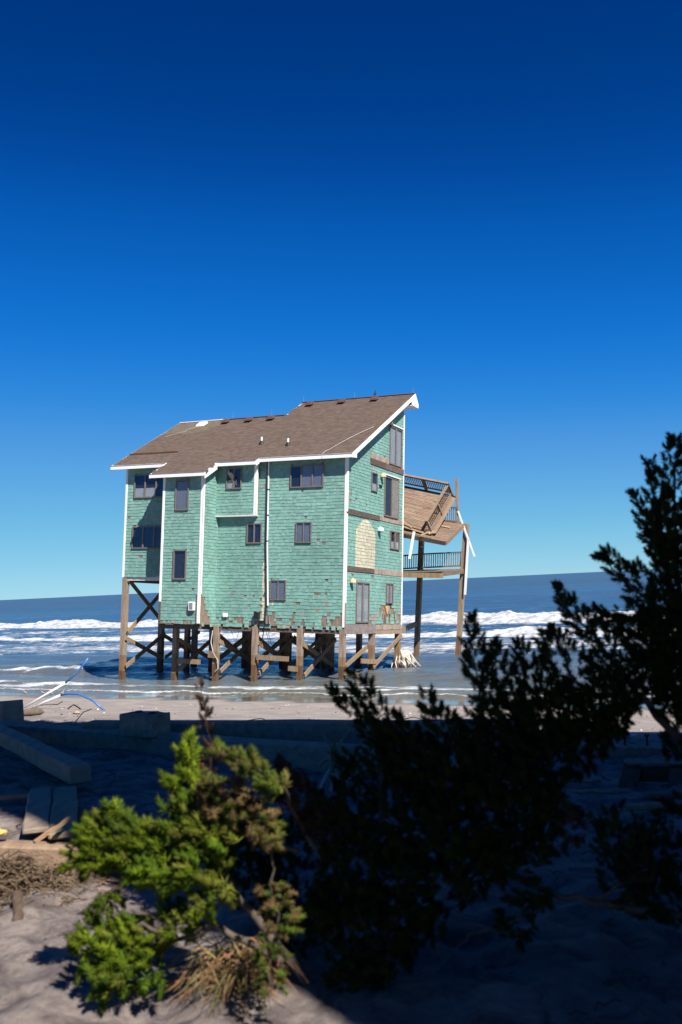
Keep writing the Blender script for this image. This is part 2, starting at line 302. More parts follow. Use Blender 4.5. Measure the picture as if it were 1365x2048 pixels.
foam = np.maximum(foam, np.clip((Bq - 50) / 8, 0, 1) * np.clip((100 - Bq) / 6, 0, 1) * (.34 + .42 * fbm(A * .04, Bq * .16, 4, 50)))
foam = np.maximum(foam, (.22 + .30 * fbm(A * .05, Bq * .15, 3, 51)) * np.clip((60 - Bq) / 15, 0, 1))
shal = np.clip(1 - (Bq - SB - 3) / 26, 0, 1) ** 1.0
tag(grid_mesh('sea', X, Y, Zs, {'foam': foam, 'shallow': shal, 'far': np.clip((RR - 60) / 400, 0, 1) ** .6}, sea_mat()), 'blue green ocean with white breakers rolling in to the beach', kind='structure')

# ------------------------------------------------------------------ the green house
house = empty('beach_house', 'tall teal green shingled house on timber pilings, leaning over the surf', 'house')
Bc = [(-0.9034287, 0.4259142, 0.0491299), (0.4235117, 0.9043749, -0.0523817), (0.0667419, 0.0265160, 0.9974179)]
mw = Matrix.Identity(4)
for i in range(3):
    mw[i][0] = -Bc[0][i]; mw[i][1] = Bc[1][i]; mw[i][2] = Bc[2][i]
mw[0][3], mw[1][3], mw[2][3] = -0.099, 47.823, 2.398
house.matrix_world = mw
P = lambda u, v, z: (-u, v, z)
def UB(mb, u0, u1, v0, v1, z0, z1, c=(1, 1, 1)): mb.box(P(u0, v0, z0), P(u1, v1, z1), c)
SL, OFF = .56, 8.60
roofz = lambda v: OFF + SL * v
HU, HV = 6.65, 7.26      # upper part width, depth
WU = 13.2
# sheathing walls
def wall(name, pts, thick, label=None):    # prism from polygon pts (local), offset vector thick
    mb = MB(); n = len(pts); q = [tuple(V(*p) + V(*thick)) for p in pts]
    mb.add(list(pts) + q, [tuple(range(n)), tuple(range(n, 2 * n))[::-1]] + [(i, n + i, n + (i + 1) % n, (i + 1) % n) for i in range(n)])
    return mb.build(name, M['sheath'], house)
RT = .16
w_front = wall('wall', [P(0, 0, 0), P(7.28, 0, 0), P(7.28, 0, OFF - RT), P(0, 0, OFF - RT)], (0, .12, 0))
w_wing = wall('wall', [P(9.75, 0, 2.42), P(WU, 0, 2.42), P(WU, 0, OFF - RT), P(9.75, 0, OFF - RT)], (0, .12, 0))
w_bay = wall('wall', [P(7.28, -1.45, 0), P(9.72, -1.45, 0), P(9.72, -1.45, roofz(-1.45) - RT), P(7.28, -1.45, roofz(-1.45) - RT)], (0, .12, 0))
w_bayr = wall('wall', [P(7.28, -1.33, 0), P(7.28, 0, 0), P(7.28, 0, OFF - RT), P(7.28, -1.33, roofz(-1.33) - RT)], (-.12, 0, 0))
wall('wall', [P(9.72, -1.33, 0), P(9.72, 0, 0), P(9.72, 0, OFF - RT), P(9.72, -1.33, roofz(-1.33) - RT)], (.12, 0, 0))
w_side = wall('wall', [P(0, .12, 0), P(0, HV, 0), P(0, HV, roofz(HV) - RT), P(0, .12, roofz(.12) - RT)], (-.12, 0, 0))
wall('wall', [P(.12, HV, 0), P(9.72, HV, 0), P(9.72, HV, 10.4), P(HU, HV, 10.4), P(HU, HV, roofz(HV) - RT), P(.12, HV, roofz(HV) - RT)], (0, -.12, 0))
wall('wall', [P(HU, 5.6, 11.5), P(HU, HV - .12, 10.8), P(HU, HV - .12, roofz(HV) - RT)], (-.12, 0, 0))
wall('wall', [P(WU, .12, 2.42), P(WU, HV, 2.42), P(WU, HV, 10.6), P(WU, 5.8, 11.6), P(WU, .12, OFF)], (.12, 0, 0))
wall('wall', [P(9.72, HV, 2.42), P(WU, HV, 2.42), P(WU, HV, 10.4), P(9.72, HV, 10.4)], (0, -.12, 0))
wall('wall', [P(9.72, .12, 0), P(9.72, HV - .12, 0), P(9.72, HV - .12, 2.42), P(9.72, .12, 2.42)], (.12, 0, 0))
mb = MB(); UB(mb, .05, 9.65, .1, HV - .1, -.02, .1); UB(mb, 7.4, 9.6, -1.33, 0.05, -.02, .08); mb.build('floor_deck', M['rot'], house)
mb = MB(); UB(mb, 9.72, WU - .01, .02, HV - .02, 2.36, 2.42); mb.build('wing_floor', M['soffit'], house)
# overhanging box on the front
mb = MB(); UB(mb, 4.92, 7.28, -.26, -.001, 5.53, OFF - .2 - RT); w_box = mb.build('wall_box', M['sheath'], house)

TEAL = V(.165, .315, .268)
def shingle_wall(parent, frame, a0, a1, z0, z1, holes=(), openings=(), color=None, inside=None, ragged=0, pbare=.0018, seed=1, m='shingle'):
    r = random.Random(seed); mb = MB(); row = .163; O, ax, nm = frame; O = V(*O); ax = V(*ax); nm = V(*nm); up = V(0, 0, 1); i = 0; z = z0
    while z < z1 - .05:
        a = a0 - r.uniform(0, .1); ph = r.uniform(0, 6); ph2 = r.uniform(1.5, 3.5)
        while a < a1 - .01:
            wd = r.choice((.10, .13, .15, .18, .22)) * r.uniform(.85, 1.15)
            b0, b1 = max(a, a0), min(a + wd - .004, a1); mid = (b0 + b1) / 2; a += wd
            zc = z + .09
            for o_ in openings:
                if z + .163 > o_[2] and z < o_[3] and b0 < o_[1] and b1 > o_[0]:
                    if b0 >= o_[0] and b1 <= o_[1] and z + .02 >= o_[2] and z + .14 <= o_[3]: b1 = b0
                    elif b0 < o_[0] and z + .08 > o_[2] and z + .05 < o_[3]: b1 = min(b1, o_[0])
                    elif b1 > o_[1] and z + .08 > o_[2] and z + .05 < o_[3]: b0 = max(b0, o_[1])
            if b1 - b0 < .015: continue
            mid = (b0 + b1) / 2
            if inside and not inside(mid, zc): continue
            if any(o[0] < mid < o[1] and z + .03 > o[2] and z + .13 < o[3] for o in openings): continue
            if any(abs(mid - h[0]) < h[2] and abs(zc - h[1]) < h[3] for h in holes): continue
            hole = False
            if ragged and zc - z0 < ragged:
                k = (zc - z0) / ragged
                if r.random() < .48 * (1 - k) ** 1.5: hole = True
            if hole: continue
            zb = z + r.uniform(-.012, .012) + .012 * math.sin(ph + mid * ph2); zt = min(z + row + .02, z1)
            for o_ in openings:
                if o_[0] - .01 < mid < o_[1] + .01:
                    if zb < o_[2] < zt: zt = o_[2] + .01
                    elif zb < o_[3] < zt: zb = o_[3] - .01
            th = r.uniform(.018, .030); col = TEAL * r.uniform(.86, 1.12) * (.88 + .24 * float(vnoise(mid * .8 + seed * 7, zc * .5, seed))) * (.93 if 0 < math.sin(mid * 5 + zc * .3) * math.sin(zc * 1.3 + seed) < .25 else 1)
            col = col * V(1 + r.uniform(-.05, .05), 1, 1 + r.uniform(-.04, .04))
            if color:
                cc = color(mid, zc)
                if cc is not None: col = V(*cc) * r.uniform(.92, 1.08)
            if r.random() < pbare + (.03 if ragged and zc - z0 < ragged * 1.6 else 0): col = V(.27, .19, .155) * r.uniform(.7, 1.2)
            p = [O + ax * b0 + up * zb + nm * .002, O + ax * b1 + up * zb + nm * .002, O + ax * b1 + up * zb + nm * th, O + ax * b0 + up * zb + nm * th,
                 O + ax * b0 + up * zt + nm * .002, O + ax * b1 + up * zt + nm * .002, O + ax * b1 + up * zt + nm * .009, O + ax * b0 + up * zt + nm * .009]
            mb.add(p, [(0, 1, 2, 3), (3, 2, 6, 7), (0, 3, 7, 4), (1, 5, 6, 2)], tuple(col))
        z += row; i += 1
    return mb.build('shingles', M[m], parent, kind='stuff')
# a runs along +x (= -u) for the front, so pass a = -u
def U(u, z, du=.07, dz=.08): return (-u, z, du, dz)
h_main = [U(1.58, 4.42, .05), U(1.52, 4.3, .05), U(1.2, 4.11), U(.6, 4.11), U(.95, 2.24), U(1.47, 1.61, .17), U(1.02, 1.62), U(2.59, 1.15, .12), U(4.59, 1.13, .06, .24), U(5.01, 1.47), U(4.98, .66), U(4.59, .67),
          U(2.74, .43, .07, .26), U(3.93, .50, .12, .22), U(2.22, .22, .1, .2), U(1.07, .30, .12, .2), U(3.54, .39, .16), U(4.1, .28, .1, .22), U(.34, .35, .14, .26), U(.55, .2, .12, .16), U(5.54, 1.46), U(5.33, .99), U(4.98, .68),
          U(4.61, .68, .05), U(4.55, 1.0, .1), U(5.71, .2, .09, .2), U(5.27, .09, .12), U(6.33, .09), U(2.46, 6.72), U(2.15, 5.38), U(.12, .4, .1, .35)]
win_main = [(-3.11, -1.26, 6.84, 7.94), (-2.73, -1.86, 4.10, 5.13), (-4.08, -3.20, 1.28, 2.28), (-5.53, -4.67, 4.10, 5.12)]
def oldpaint(a, z):
    u = -a
    if abs(u - 4.47) < .06 and z < 4.2: return (.50, .48, .33)
    if abs(u - 3.98) < .05 and 0.5 < z < 1.3: return (.50, .48, .33)
    return None
shingle_wall(w_front, (P(0, 0, 0), (1, 0, 0), (0, -1, 0)), -7.28, -.10, -.10, 8.32, h_main, win_main + [(-7.28, -4.92, 5.53, 9)], oldpaint, ragged=.62, seed=2)
shingle_wall(w_box, (P(0, -.26, 0), (1, 0, 0), (0, -1, 0)), -7.27, -5.05, 5.53, 8.2, (), [(-6.67, -5.77, 6.87, 7.95)], seed=3)
shingle_wall(w_wing, (P(0, 0, 0), (1, 0, 0), (0, -1, 0)), -13.1, -9.72, 2.40, 8.32, [U(12.9, 5.61), U(12.05, 3.45, .12), U(11.71, 2.69), U(11.93, 5.76)], [(-12.64, -10.5, 6.62, 7.88), (-12.65, -10.5, 3.9, 5.09)], pbare=.002, seed=4)
shingle_wall(w_bay, (P(0, -1.45, 0), (1, 0, 0), (0, -1, 0)), -9.60, -7.42, .02, 7.5, [U(7.69, 4.09), U(8.54, 2.1), U(7.75, 1.75), U(7.97, .38), U(7.76, .18, .1), U(8.46, .19, .05), U(9.56, .17, .08)], [(-8.94, -8.13, 5.72, 7.28), (-8.93, -8.13, 2.22, 3.73)], ragged=.25, seed=5)
shingle_wall(w_bayr, (P(7.28, 0, 0), (0, 1, 0), (1, 0, 0)), -1.30, 0, -.10, 8.4, [(-1.24, .75, .16, .7), (-1.05, .55, .12, .5), (-.8, .3, .14, .35), (-.55, .15, .1, .2)], (), inside=lambda v, z: z < roofz(v) - .22, ragged=.3, seed=6)
CREAM = (.46, .43, .27)
def paint_patch_mat():      # same shingle paint, with the arched cream patch painted across the shingles
    m = M['shingle'].copy(); m.name = 'shingle_cream_patch'; t = m.node_tree; N = t.nodes; L = t.links; b = N['Principled BSDF']
    src = b.inputs['Base Color'].links[0].from_socket
    tc = N.new('ShaderNodeTexCoord'); sx = N.new('ShaderNodeSeparateXYZ'); L.new(tc.outputs['Object'], sx.inputs[0])
    nz = N.new('ShaderNodeTexNoise'); nz.inputs['Scale'].default_value = 7; L.new(tc.outputs['Object'], nz.inputs[0])
    def mt(op, a, c=None, cl=False):
        n = N.new('ShaderNodeMath'); n.operation = op; n.use_clamp = cl
        for k, v in enumerate((a, c)):
            if v is None: continue
            if isinstance(v, (int, float)): n.inputs[k].default_value = v
            else: L.new(v, n.inputs[k])
        return n.outputs[0]
    wob = mt('MULTIPLY', mt('SUBTRACT', nz.outputs[0], .5), .12)
    dy = mt('ABSOLUTE', mt('SUBTRACT', mt('ADD', sx.outputs['Y'], wob), 2.28))
    ins = mt('MULTIPLY', mt('SUBTRACT', 1.24, dy), 25, True)
    top = mt('SUBTRACT', 5.47, mt('MULTIPLY', mt('POWER', dy, 1.5), .50))
    ins2 = mt('MULTIPLY', mt('SUBTRACT', top, mt('ADD', sx.outputs['Z'], wob)), 25, True); ins3 = mt('GREATER_THAN', sx.outputs['Z'], 2.95)
    msk = mt('MULTIPLY', mt('MULTIPLY', ins, ins2), ins3)
    bw = N.new('ShaderNodeRGBToBW'); L.new(src, bw.inputs[0]); k = mt('MULTIPLY', bw.outputs[0], 3.9)
    cm = N.new('ShaderNodeVectorMath'); cm.operation = 'SCALE'; cm.inputs[0].default_value = (.43, .405, .295); L.new(k, cm.inputs['Scale'])
    mx = N.new('ShaderNodeMix'); mx.data_type = 'RGBA'; L.new(msk, mx.inputs[0]); L.new(src, mx.inputs[6]); L.new(cm.outputs[0], mx.inputs[7]); L.new(mx.outputs[2], b.inputs['Base Color'])
    return m
M['patch'] = paint_patch_mat()
def side_col(v, z):
    if v > 6.2 and z < 1.3 and (vnoise(v * 3, z * 5, 3) > .5): return (.31, .24, .205)
    if z < .75 and 2.75 < v < 4.2 and vnoise(v * 4, z * 4, 8) > .5: return (.31, .22, .185)
    return None
h_side = [(.4, 6.55, .1, .15), (1.08, 6.28, .1, .1), (.36, 6.12, .12, .08), (2.37, 6.13, .08, .08), (4.55, 8.95, .1, .06), (3.27, 5.37, .12, .08), (.81, 2.62, .12, .08), (3.19, 2.55, .14, .12), (2.92, .59, .12, .1), (3.0, .3, .12, .12),
          (4.25, .75, .12, .3), (4.6, 1.0, .25, .16), (5.2, .85, .32, .38), (4.9, .5, .3, .3), (5.7, .75, .12, .28), (6.0, .85, .14, .12), (6.3, .5, .1, .3), (6.75, .5, .16, .2), (5.5, .35, .1, .18), (7.0, .45, .1, .3), (.6, 1.0, .12, .05)]
win_side = [(5.15, 6.85, 8.66, 10.75), (2.81, 3.56, 6.94, 7.91), (4.52, 6.49, 5.80, 7.95), (5.4, 6.69, 4.14, 5.12), (1.19, 2.75, .25, 2.26), (4.96, 5.89, 1.25, 2.32)]
bands = [(2.69, 7.26, 8.28, 8.88), (.06, 7.26, 5.48, 5.76), (.1, 7.26, 2.72, 2.99)]
shingle_wall(w_side, (P(0, 0, 0), (0, 1, 0), (1, 0, 0)), .10, 7.16, .19, 12.6, h_side, win_side + bands, side_col, inside=lambda v, z: z < roofz(v) - .26, pbare=.004, seed=7, m='patch')
# weathered bands and ledger boards on the side wall: each board its own part
def bandstrip(name, v0, v1, z0, z1, m, pitch=.17, proud=.03, zs=0):
    mb = MB(); v = v0; r = random.Random(int(v0 * 100 + z0 * 10))
    while v < v1 - .01:
        e = min(v + pitch * r.uniform(.8, 1.2), v1); dz = zs * (v - v0)
        mb.box((.002, v, z0 + dz + r.uniform(-.01, .01)), (proud + r.uniform(0, .01), e - .006, z1 + dz), (r.uniform(.8, 1.15),) * 3); v = e
    return mb.build(name, m, house)
bandstrip('shingle_band', 2.72, 5.12, 8.62, 8.88, M['band'])
bandstrip('shingle_band', 6.88, 7.16, 8.42, 8.86, M['band'])
bandstrip('ledger_board', 2.72, 7.2, 8.30, 8.61, M['rot'], pitch=2.3, proud=.05)
bandstrip('ledger_board', .08, 4.0, 5.49, 5.69, M['rot'], pitch=2.2, proud=.05)
bandstrip('shingle_band', 4.02, 7.2, 5.53, 5.77, M['band'])
bandstrip('ledger_board', .12, 3.37, 2.74, 2.92, M['rot'], pitch=1.8, proud=.05)
bandstrip('shingle_band', 3.39, 7.2, 2.73, 2.99, M['band'])
bandstrip('skirt_board', -.02, 3.66, -.29, .18, M['peel'], pitch=5, proud=.06)
bandstrip('shingle_band', 3.7, 7.2, -.12, .14, M['band'], pitch=.45, proud=.05)
bandstrip('skirt_board', 3.68, 7.22, -.34, -.14, M['oldwood'], pitch=5, proud=.045)
mb = MB()
for v, z, a, l in ((4.55, .72, .2, .55), (4.95, .5, -.15, .5), (5.5, .55, .1, .45), (6.2, .6, -.1, .4), (5.2, .9, .6, .4)):
    mb.bar((.05, v, z - l / 2), (.07, v + a * l, z + l / 2), .07, .02, (1, 0, 0))
mb.build('torn_lath', M['foamstuff'] if 0 else M['oldwood'], house, kind='stuff')
mb = MB(); mb.add([(.04, 4.85, 1.12), (.04, 5.45, 1.12), (.05, 5.15, .62), (.012, 4.85, 1.12), (.012, 5.45, 1.12), (.012, 5.15, .62)], [(0, 2, 1), (3, 4, 5), (0, 1, 4, 3), (1, 2, 5, 4), (2, 0, 3, 5)]); mb.build('torn_plywood', mat('raw_plywood', (.50, .27, .10), .8, bump=.2), house)
mb = MB(); mb.box((.012, 5.35, 1.02), (.03, 5.75, 1.24)); mb.build('hole_in_wall', M['dark'], house)  # dark plate on the siding, coloured like the shade inside a hole

# trim boards, fascia
def trim(u0, u1, v0, v1, z0, z1, name='corner_board', m='trim'):
    mb = MB(); UB(mb, u0, u1, v0, v1, z0, z1); return mb.build(name, M[m], house, bevel=.006)
trim(0, .12, -.035, -.002, .02, OFF - RT - .05); 
mb = MB(); mb.hexa([(.002, -.035, 5.6), (.035, -.035, 5.6), (.035, .10, 5.6), (.002, .10, 5.6), (.002, -.035, 8.4), (.035, -.035, 8.4), (.035, .10, 8.4), (.002, .10, 8.4)]); mb.build('corner_board', M['trim'], house)
mb = MB(); mb.box((.002, -.035, 1.2), (.035, .09, 5.5)); mb.build('corner_board', M['trim'], house)
mb = MB(); mb.bar((.02, 0.02, -.3), (.02, .03, 1.2), .10, .03, (1, 0, 0)); mb.build('corner_board', M['oldwood'], house, label='bare lower end of the corner board')
mb = MB(); mb.hexa([(.001, HV - .1, .0), (.035, HV - .1, .0), (.035, HV + .03, .0), (.001, HV + .03, .0), (.001, HV - .1, 12.5), (.035, HV - .1, 12.5), (.035, HV + .03, 12.5), (.001, HV + .03, 12.5)]); mb.build('corner_board', M['trim'], house)
trim(9.60, 9.74, -1.485, -1.452, 1.1, 7.55); trim(9.60, 9.74, -1.485, -1.452, .1, 1.09, m='rot')
trim(7.24, 7.42, -1.485, -1.452, .05, 7.55)
mb = MB(); mb.box((-7.278, -1.485, 1.5), (-7.245, -1.36, 7.55)); mb.build('corner_board', M['trim'], house)
trim(7.42, 7.50, -1.485, -1.452, .02, 1.5, m='rot')
trim(4.90, 5.05, -.295, -.262, 5.50, 8.2)
mb = MB(); mb.box((-4.918, -.295, 5.50), (-4.885, -.16, 8.2)); mb.build('corner_board', M['trim'], house)
trim(WU - .10, WU + .03, -.035, -.002, 2.38, OFF - RT - .05)
trim(4.90, 7.27, -.29, -.002, 5.46, 5.528, 'box_skirt', 'soffit')

# roof: slabs, then shingle courses
def eave(u): return -.42 if u < 4.72 else (-.70 if u < 7.02 else (-1.80 if u < 10.35 else -.42))
RE, LE = -.42, 13.95
def ridge(u): return 7.8 if u < 6.68 else 5.8
def slab(u0, u1, v0, v1, name='roof_slab'):
    mb = MB(); g = .012
    z = lambda v: roofz(v) - g
    mb.hexa([P(u1, v0, z(v0) - .14), P(u0, v0, z(v0) - .14), P(u0, v1, z(v1) - .14), P(u1, v1, z(v1) - .14), P(u1, v0, z(v0)), P(u0, v0, z(v0)), P(u0, v1, z(v1)), P(u1, v1, z(v1))]); return mb.build(name, M['soffit'], house)
slab(RE, 4.72, -.42, 7.8); slab(4.722, 6.68, -.70, 7.8); slab(6.682, 7.02, -.70, 5.8); slab(7.022, 10.35, -1.80, 5.8); slab(10.352, LE, -.42, 5.8)
def backslab(u0, u1, v0, v1, k):
    mb = MB(); z0 = roofz(v0) - .012; z1 = z0 - k * (v1 - v0)
    mb.hexa([P(u1, v0 + .001, z0 - .14), P(u0, v0 + .001, z0 - .14), P(u0, v1, z1 - .14), P(u1, v1, z1 - .14), P(u1, v0 + .001, z0), P(u0, v0 + .001, z0), P(u0, v1, z1), P(u1, v1, z1)]); return mb.build('back_roof_slab', M['roof'], house)
backslab(RE, 6.68, 7.8, 8.25, 1.1); backslab(6.7, LE, 5.8, 7.6, .9)
mb = MB(); r = random.Random(3); q = -1.80
while q < 7.8:
    u = RE - r.uniform(0, .3)
    while u < LE:
        wd = r.uniform(.16, .34); a, b = max(u, RE), min(u + wd, LE); mid = (a + b) / 2; u += wd
        if b - a < .03 or q < eave(mid) - .02 or q > ridge(mid) - .02: continue
        q1 = min(q + .128, ridge(mid)); k = r.choice((.84, .92, 1, 1.06, 1.14)) * r.uniform(.94, 1.06)
        c = V(.112, .080, .062) * k
        if mid > 10.6 and q > 4.2 + .35 * math.sin(mid * 2) - (mid - 11.5) * .25: c = V(.135, .108, .078) * k
        zz = lambda v, h: roofz(v) + h
        mb.add([P(a, q, zz(q, -.011)), P(b, q, zz(q, -.011)), P(b, q, zz(q, .014)), P(a, q, zz(q, .014)), P(a, q1, zz(q1, .001)), P(b, q1, zz(q1, .001))], [(0, 3, 2, 1), (3, 4, 5, 2)], tuple(c))
    q += .122
mb.build('roof_shingles', M['roof'], house, kind='stuff')
mb = MB(); mb.bar(P(10.65, 1.02, roofz(1.02) + .05), P(13.85, 1.02, roofz(1.02) + .05), .05, .07); mb.build('lifted_roof_edge', M['vent'], house)  # dark bar drawn for the shadow gap along the lifted roof edge
def fascia(u0, u1, v, hh=.20):
    mb = MB(); z = roofz(v); UB(mb, u0, u1, v - .03, v - .001, z - hh, z - .012); o = mb.build('fascia', M['trim'], house)
    mb = MB(); UB(mb, u0, u1, v - .05, v + .06, z - .010, z + .004); mb.build('drip_edge', M['metal'], house); return o
fascia(RE - .03, 4.72, -.42); fascia(4.74, 7.02, -.70); fascia(7.0, 10.38, -1.80); fascia(10.40, LE + .02, -.42)
def rake(u, v0, v1, hh=.24, side=-1):
    mb = MB(); d = .03 * side; z0, z1 = roofz(v0), roofz(v1)
    pts = [P(u, v0, z0 - hh), P(u, v1, z1 - hh), P(u, v1, z1 - .005), P(u, v0, z0 - .005)]; q = [P(u + d, p[1], p[2]) for p in pts]
    mb.add(pts + q, [(0, 1, 2, 3), (7, 6, 5, 4), (0, 4, 5, 1), (1, 5, 6, 2), (2, 6, 7, 3), (3, 7, 4, 0)]); return mb.build('rake_board', M['trim'], house)
rake(RE - .001, -.42, 7.8); rake(7.02, -1.80, -.70, .34); rake(4.72, -.70, -.42, .26)
rake(LE + .001, -.42, 5.8, side=1); rake(10.352, -1.8, -.45, side=1)
mb = MB(); z0 = roofz(7.8)   # boxed return at the peak
mb.add([P(RE - .001, 7.801, z0), P(RE - .001, 8.27, z0 - .52), P(RE - .001, 8.27, z0 - .75), P(RE - .001, 7.3, z0 - .75), P(RE - .001, 7.3, z0 - .52), P(RE - .001, 7.801, z0 - .26),
        P(RE - .032, 7.801, z0), P(RE - .032, 8.27, z0 - .52), P(RE - .032, 8.27, z0 - .75), P(RE - .032, 7.3, z0 - .75), P(RE - .032, 7.3, z0 - .52), P(RE - .032, 7.801, z0 - .26)],
       [(0, 1, 2, 5), (2, 3, 4, 5), (6, 11, 8, 7), (8, 11, 10, 9), (0, 6, 7, 1), (1, 7, 8, 2), (2, 8, 9, 3), (3, 9, 10, 4)]); mb.build('rake_return', M['trim'], house)
mb = MB(); UB(mb, RE, HU, HV + .01, 8.25, z0 - .78, z0 - .74); UB(mb, RE, HU, 8.25, 8.28, z0 - .76, z0 - .50); mb.build('back_soffit', M['trim'], house)
mb = MB(); z = roofz(-.42); mb.add([P(RE - .033, -.45, z - .20), P(RE - .033, -.45, z), P(RE - .033, .05, z + .20), P(RE - .033, .05, z - .16), P(RE - .05, -.45, z - .20), P(RE - .05, -.45, z), P(RE - .05, .05, z + .20), P(RE - .05, .05, z - .16)], [(4, 7, 6, 5), (0, 4, 5, 1), (0, 3, 7, 4)]); mb.build('rake_return', M['trim'], house)
# ridge cap
mb = MB(); mb.bar(P(RE, 7.8, roofz(7.8) + .01), P(6.68, 7.8, roofz(7.8) + .01), .22, .03); mb.bar(P(6.72, 5.8, roofz(5.8) + .01), P(10.8, 5.8, roofz(5.8) + .01), .22, .03, c=(1, 1, 1)); 
mb.c = [(.11, .085, .07)] * len(mb.c); mb.build('ridge_cap', M['roof'], house)
mb = MB(); mb.bar(P(10.8, 5.8, roofz(5.8) + .02), P(13.9, 5.8, roofz(5.8) + .02), .12, .04); mb.build('ridge_cap', M['trim'], house, label='pale bare strip of ridge')
# roof vents, pipes, rods, cable
for u, v in ((10.3, 5.25), (8.75, 5.25), (7.3, 5.25), (5.85, 7.2), (3.8, 7.2), (1.75, 7.2)):
    mb = MB(); z = roofz(v)
    mb.hexa([P(u + .22, v - .18, z - .09), P(u - .22, v - .18, z - .09), P(u - .22, v + .2, z + .1), P(u + .22, v + .2, z + .1), P(u + .2, v - .14, z + .05), P(u - .2, v - .14, z + .05), P(u - .2, v + .2, z + .19), P(u + .2, v + .2, z + .19)]); mb.v = [(x_, y_ - .12, z_ + .05) for x_, y_, z_ in mb.v]; mb.build('roof_vent', M['vent'], house, bevel=.015)
mb = MB(); u, v = 11.95, 5.2; z = roofz(v); mb.hexa([P(u + .3, v - .25, z - .13), P(u - .3, v - .25, z - .13), P(u - .3, v + .25, z + .14), P(u + .3, v + .25, z + .14), P(u + .25, v - .2, z + .0), P(u - .25, v - .2, z + .0), P(u - .25, v + .2, z + .24), P(u + .25, v + .2, z + .24)]); mb.build('skylight', M['trim'], house, bevel=.02)
for u, v in ((5.75, 1.55), (3.92, 1.1)):
    z = roofz(v); mb = MB(); mb.tube([P(u, v, z), P(u, v, z + .36)], .055, 10); o = mb.build('vent_pipe', M['white'], house)
    mb = MB(); mb.tube([P(u, v, z - .05), P(u, v, z + .05), P(u, v, z + .16)], [.17, .12, .07], 10); mb.build('flashing', M['black'], o)
for u, v in ((-.3, 7.8), (3.3, 7.8), (6.6, 7.8), (7.6, 5.8), (10.2, 5.8)):
    z = roofz(v); mb = MB(); mb.tube([P(u, v, z), P(u, v, z + .42)], [.012, .006], 5); mb.build('lightning_rod', M['metal'], house)
mb = MB(); pts = [(1.15, -.5, 8.2), (1.15, -.44, 8.42), (1.1, -.2, 8.58)] + [(1.1 - 1.2 * t, .0 + 2.9 * t ** .9, roofz(.0 + 2.9 * t ** .9) + .03 + .05 * math.sin(t * 3)) for t in np.linspace(.05, 1, 9)]
mb.tube([P(*p) for p in pts], .011, 5); mb.build('loose_roof_cable', M['curtain'], house)
mb = MB(); pts = [(12.0, 4.9), (12.5, 4.5), (12.4, 4.2), (12.9, 3.9), (13.3, 3.5)]; mb.tube([P(u, v, roofz(v) + .03) for u, v in pts], .008, 5); mb.build('loose_roof_wire', M['curtain'], house)

# windows --------------------------------------------------------
def window(frame, a0, a1, z0, z1, sashes=2, blind='blind', fr=.055, sill=True, mullion=.06, swap=False):
    O, ax, nm = frame; O = V(*O); ax = V(*ax); nm = V(*nm)
    def bx(mb, p0, p1, q0, q1, d0, d1, c=(1, 1, 1)):
        pts = []
        for z in (q0, q1):
            for a, d in ((p0, d0), (p1, d0), (p1, d1), (p0, d1)): pts.append(O + ax * a + V(0, 0, z) + nm * d)
        mb.hexa(pts, c)
    mb = MB()
    bx(mb, a0, a1, z0, z0 + fr, .003, .085); bx(mb, a0, a1, z1 - fr, z1, .003, .085); bx(mb, a0, a0 + fr, z0 + fr, z1 - fr, .003, .082); bx(mb, a1 - fr, a1, z0 + fr, z1 - fr, .003, .082)
    n = sashes; step = (a1 - a0) / n
    for i in range(1, n): bx(mb, a0 + i * step - mullion / 2, a0 + i * step + mullion / 2, z0 + fr, z1 - fr, .003, .078)
    wo = mb.build('window', M['frame'], house)
    mb = MB(); bx(mb, a0 + fr * .5, a1 - fr * .5, z0 + fr * .5, z1 - fr * .5, .0025, .006); mb.build('backing', M['dark'], wo)
    for i in range(n):
        s0 = a0 + i * step + (fr if i == 0 else mullion / 2); s1 = a0 + (i + 1) * step - (fr if i == n - 1 else mullion / 2)
        mb = MB(); mb.add([O + ax * a_ + V(0, 0, z_) + nm * .052 for a_, z_ in ((s0 - .002, z0 + fr - .002), (s1 + .002, z0 + fr - .002), (s1 + .002, z1 - fr + .002), (s0 - .002, z1 - fr + .002))], [(0, 1, 2, 3)]); mb.build('pane', M['glass'], wo)
        kind = blind[i] if isinstance(blind, (list, tuple)) else blind
        if kind == 'blind':
            mb = MB(); z = z0 + fr + .02
            while z < z1 - fr - .02: bx(mb, s0 + .01, s1 - .01, z, z + .030, .016, .026); z += .052
            mb.build('blind', M['blind'], wo)
        elif kind == 'curtain':
            mb = MB(); k = 9; sz = (s1 - s0) / k
            for j in range(k): bx(mb, s0 + j * sz, s0 + (j + 1) * sz + .001 * (j % 2), z0 + fr, z1 - fr, .012, .018 + .014 * (j % 2), (1, 1, 1) if j % 3 else (.82, .82, .85))
            mb.build('curtain', M['curtain'], wo)
        elif kind == 'half':
            mb = MB(); bx(mb, s0, s1, z0 + fr, z0 + (z1 - z0) * .42, .012, .02); mb.build('curtain', M['curtain'], wo)
        elif kind == 'screen':
            mb = MB(); bx(mb, s0, s1, z0 + fr, z1 - fr, .062, .068); mb.build('screen', mat('insect_screen', (.17, .155, .14), .9, var=.2, nscale=5, bump=.2), wo)
    return wo
FF = (P(0, 0, 0), (1, 0, 0), (0, -1, 0)); FBX = (P(0, -.26, 0), (1, 0, 0), (0, -1, 0)); FBY = (P(0, -1.45, 0), (1, 0, 0), (0, -1, 0)); FSD = (P(0, 0, 0), (0, 1, 0), (1, 0, 0))
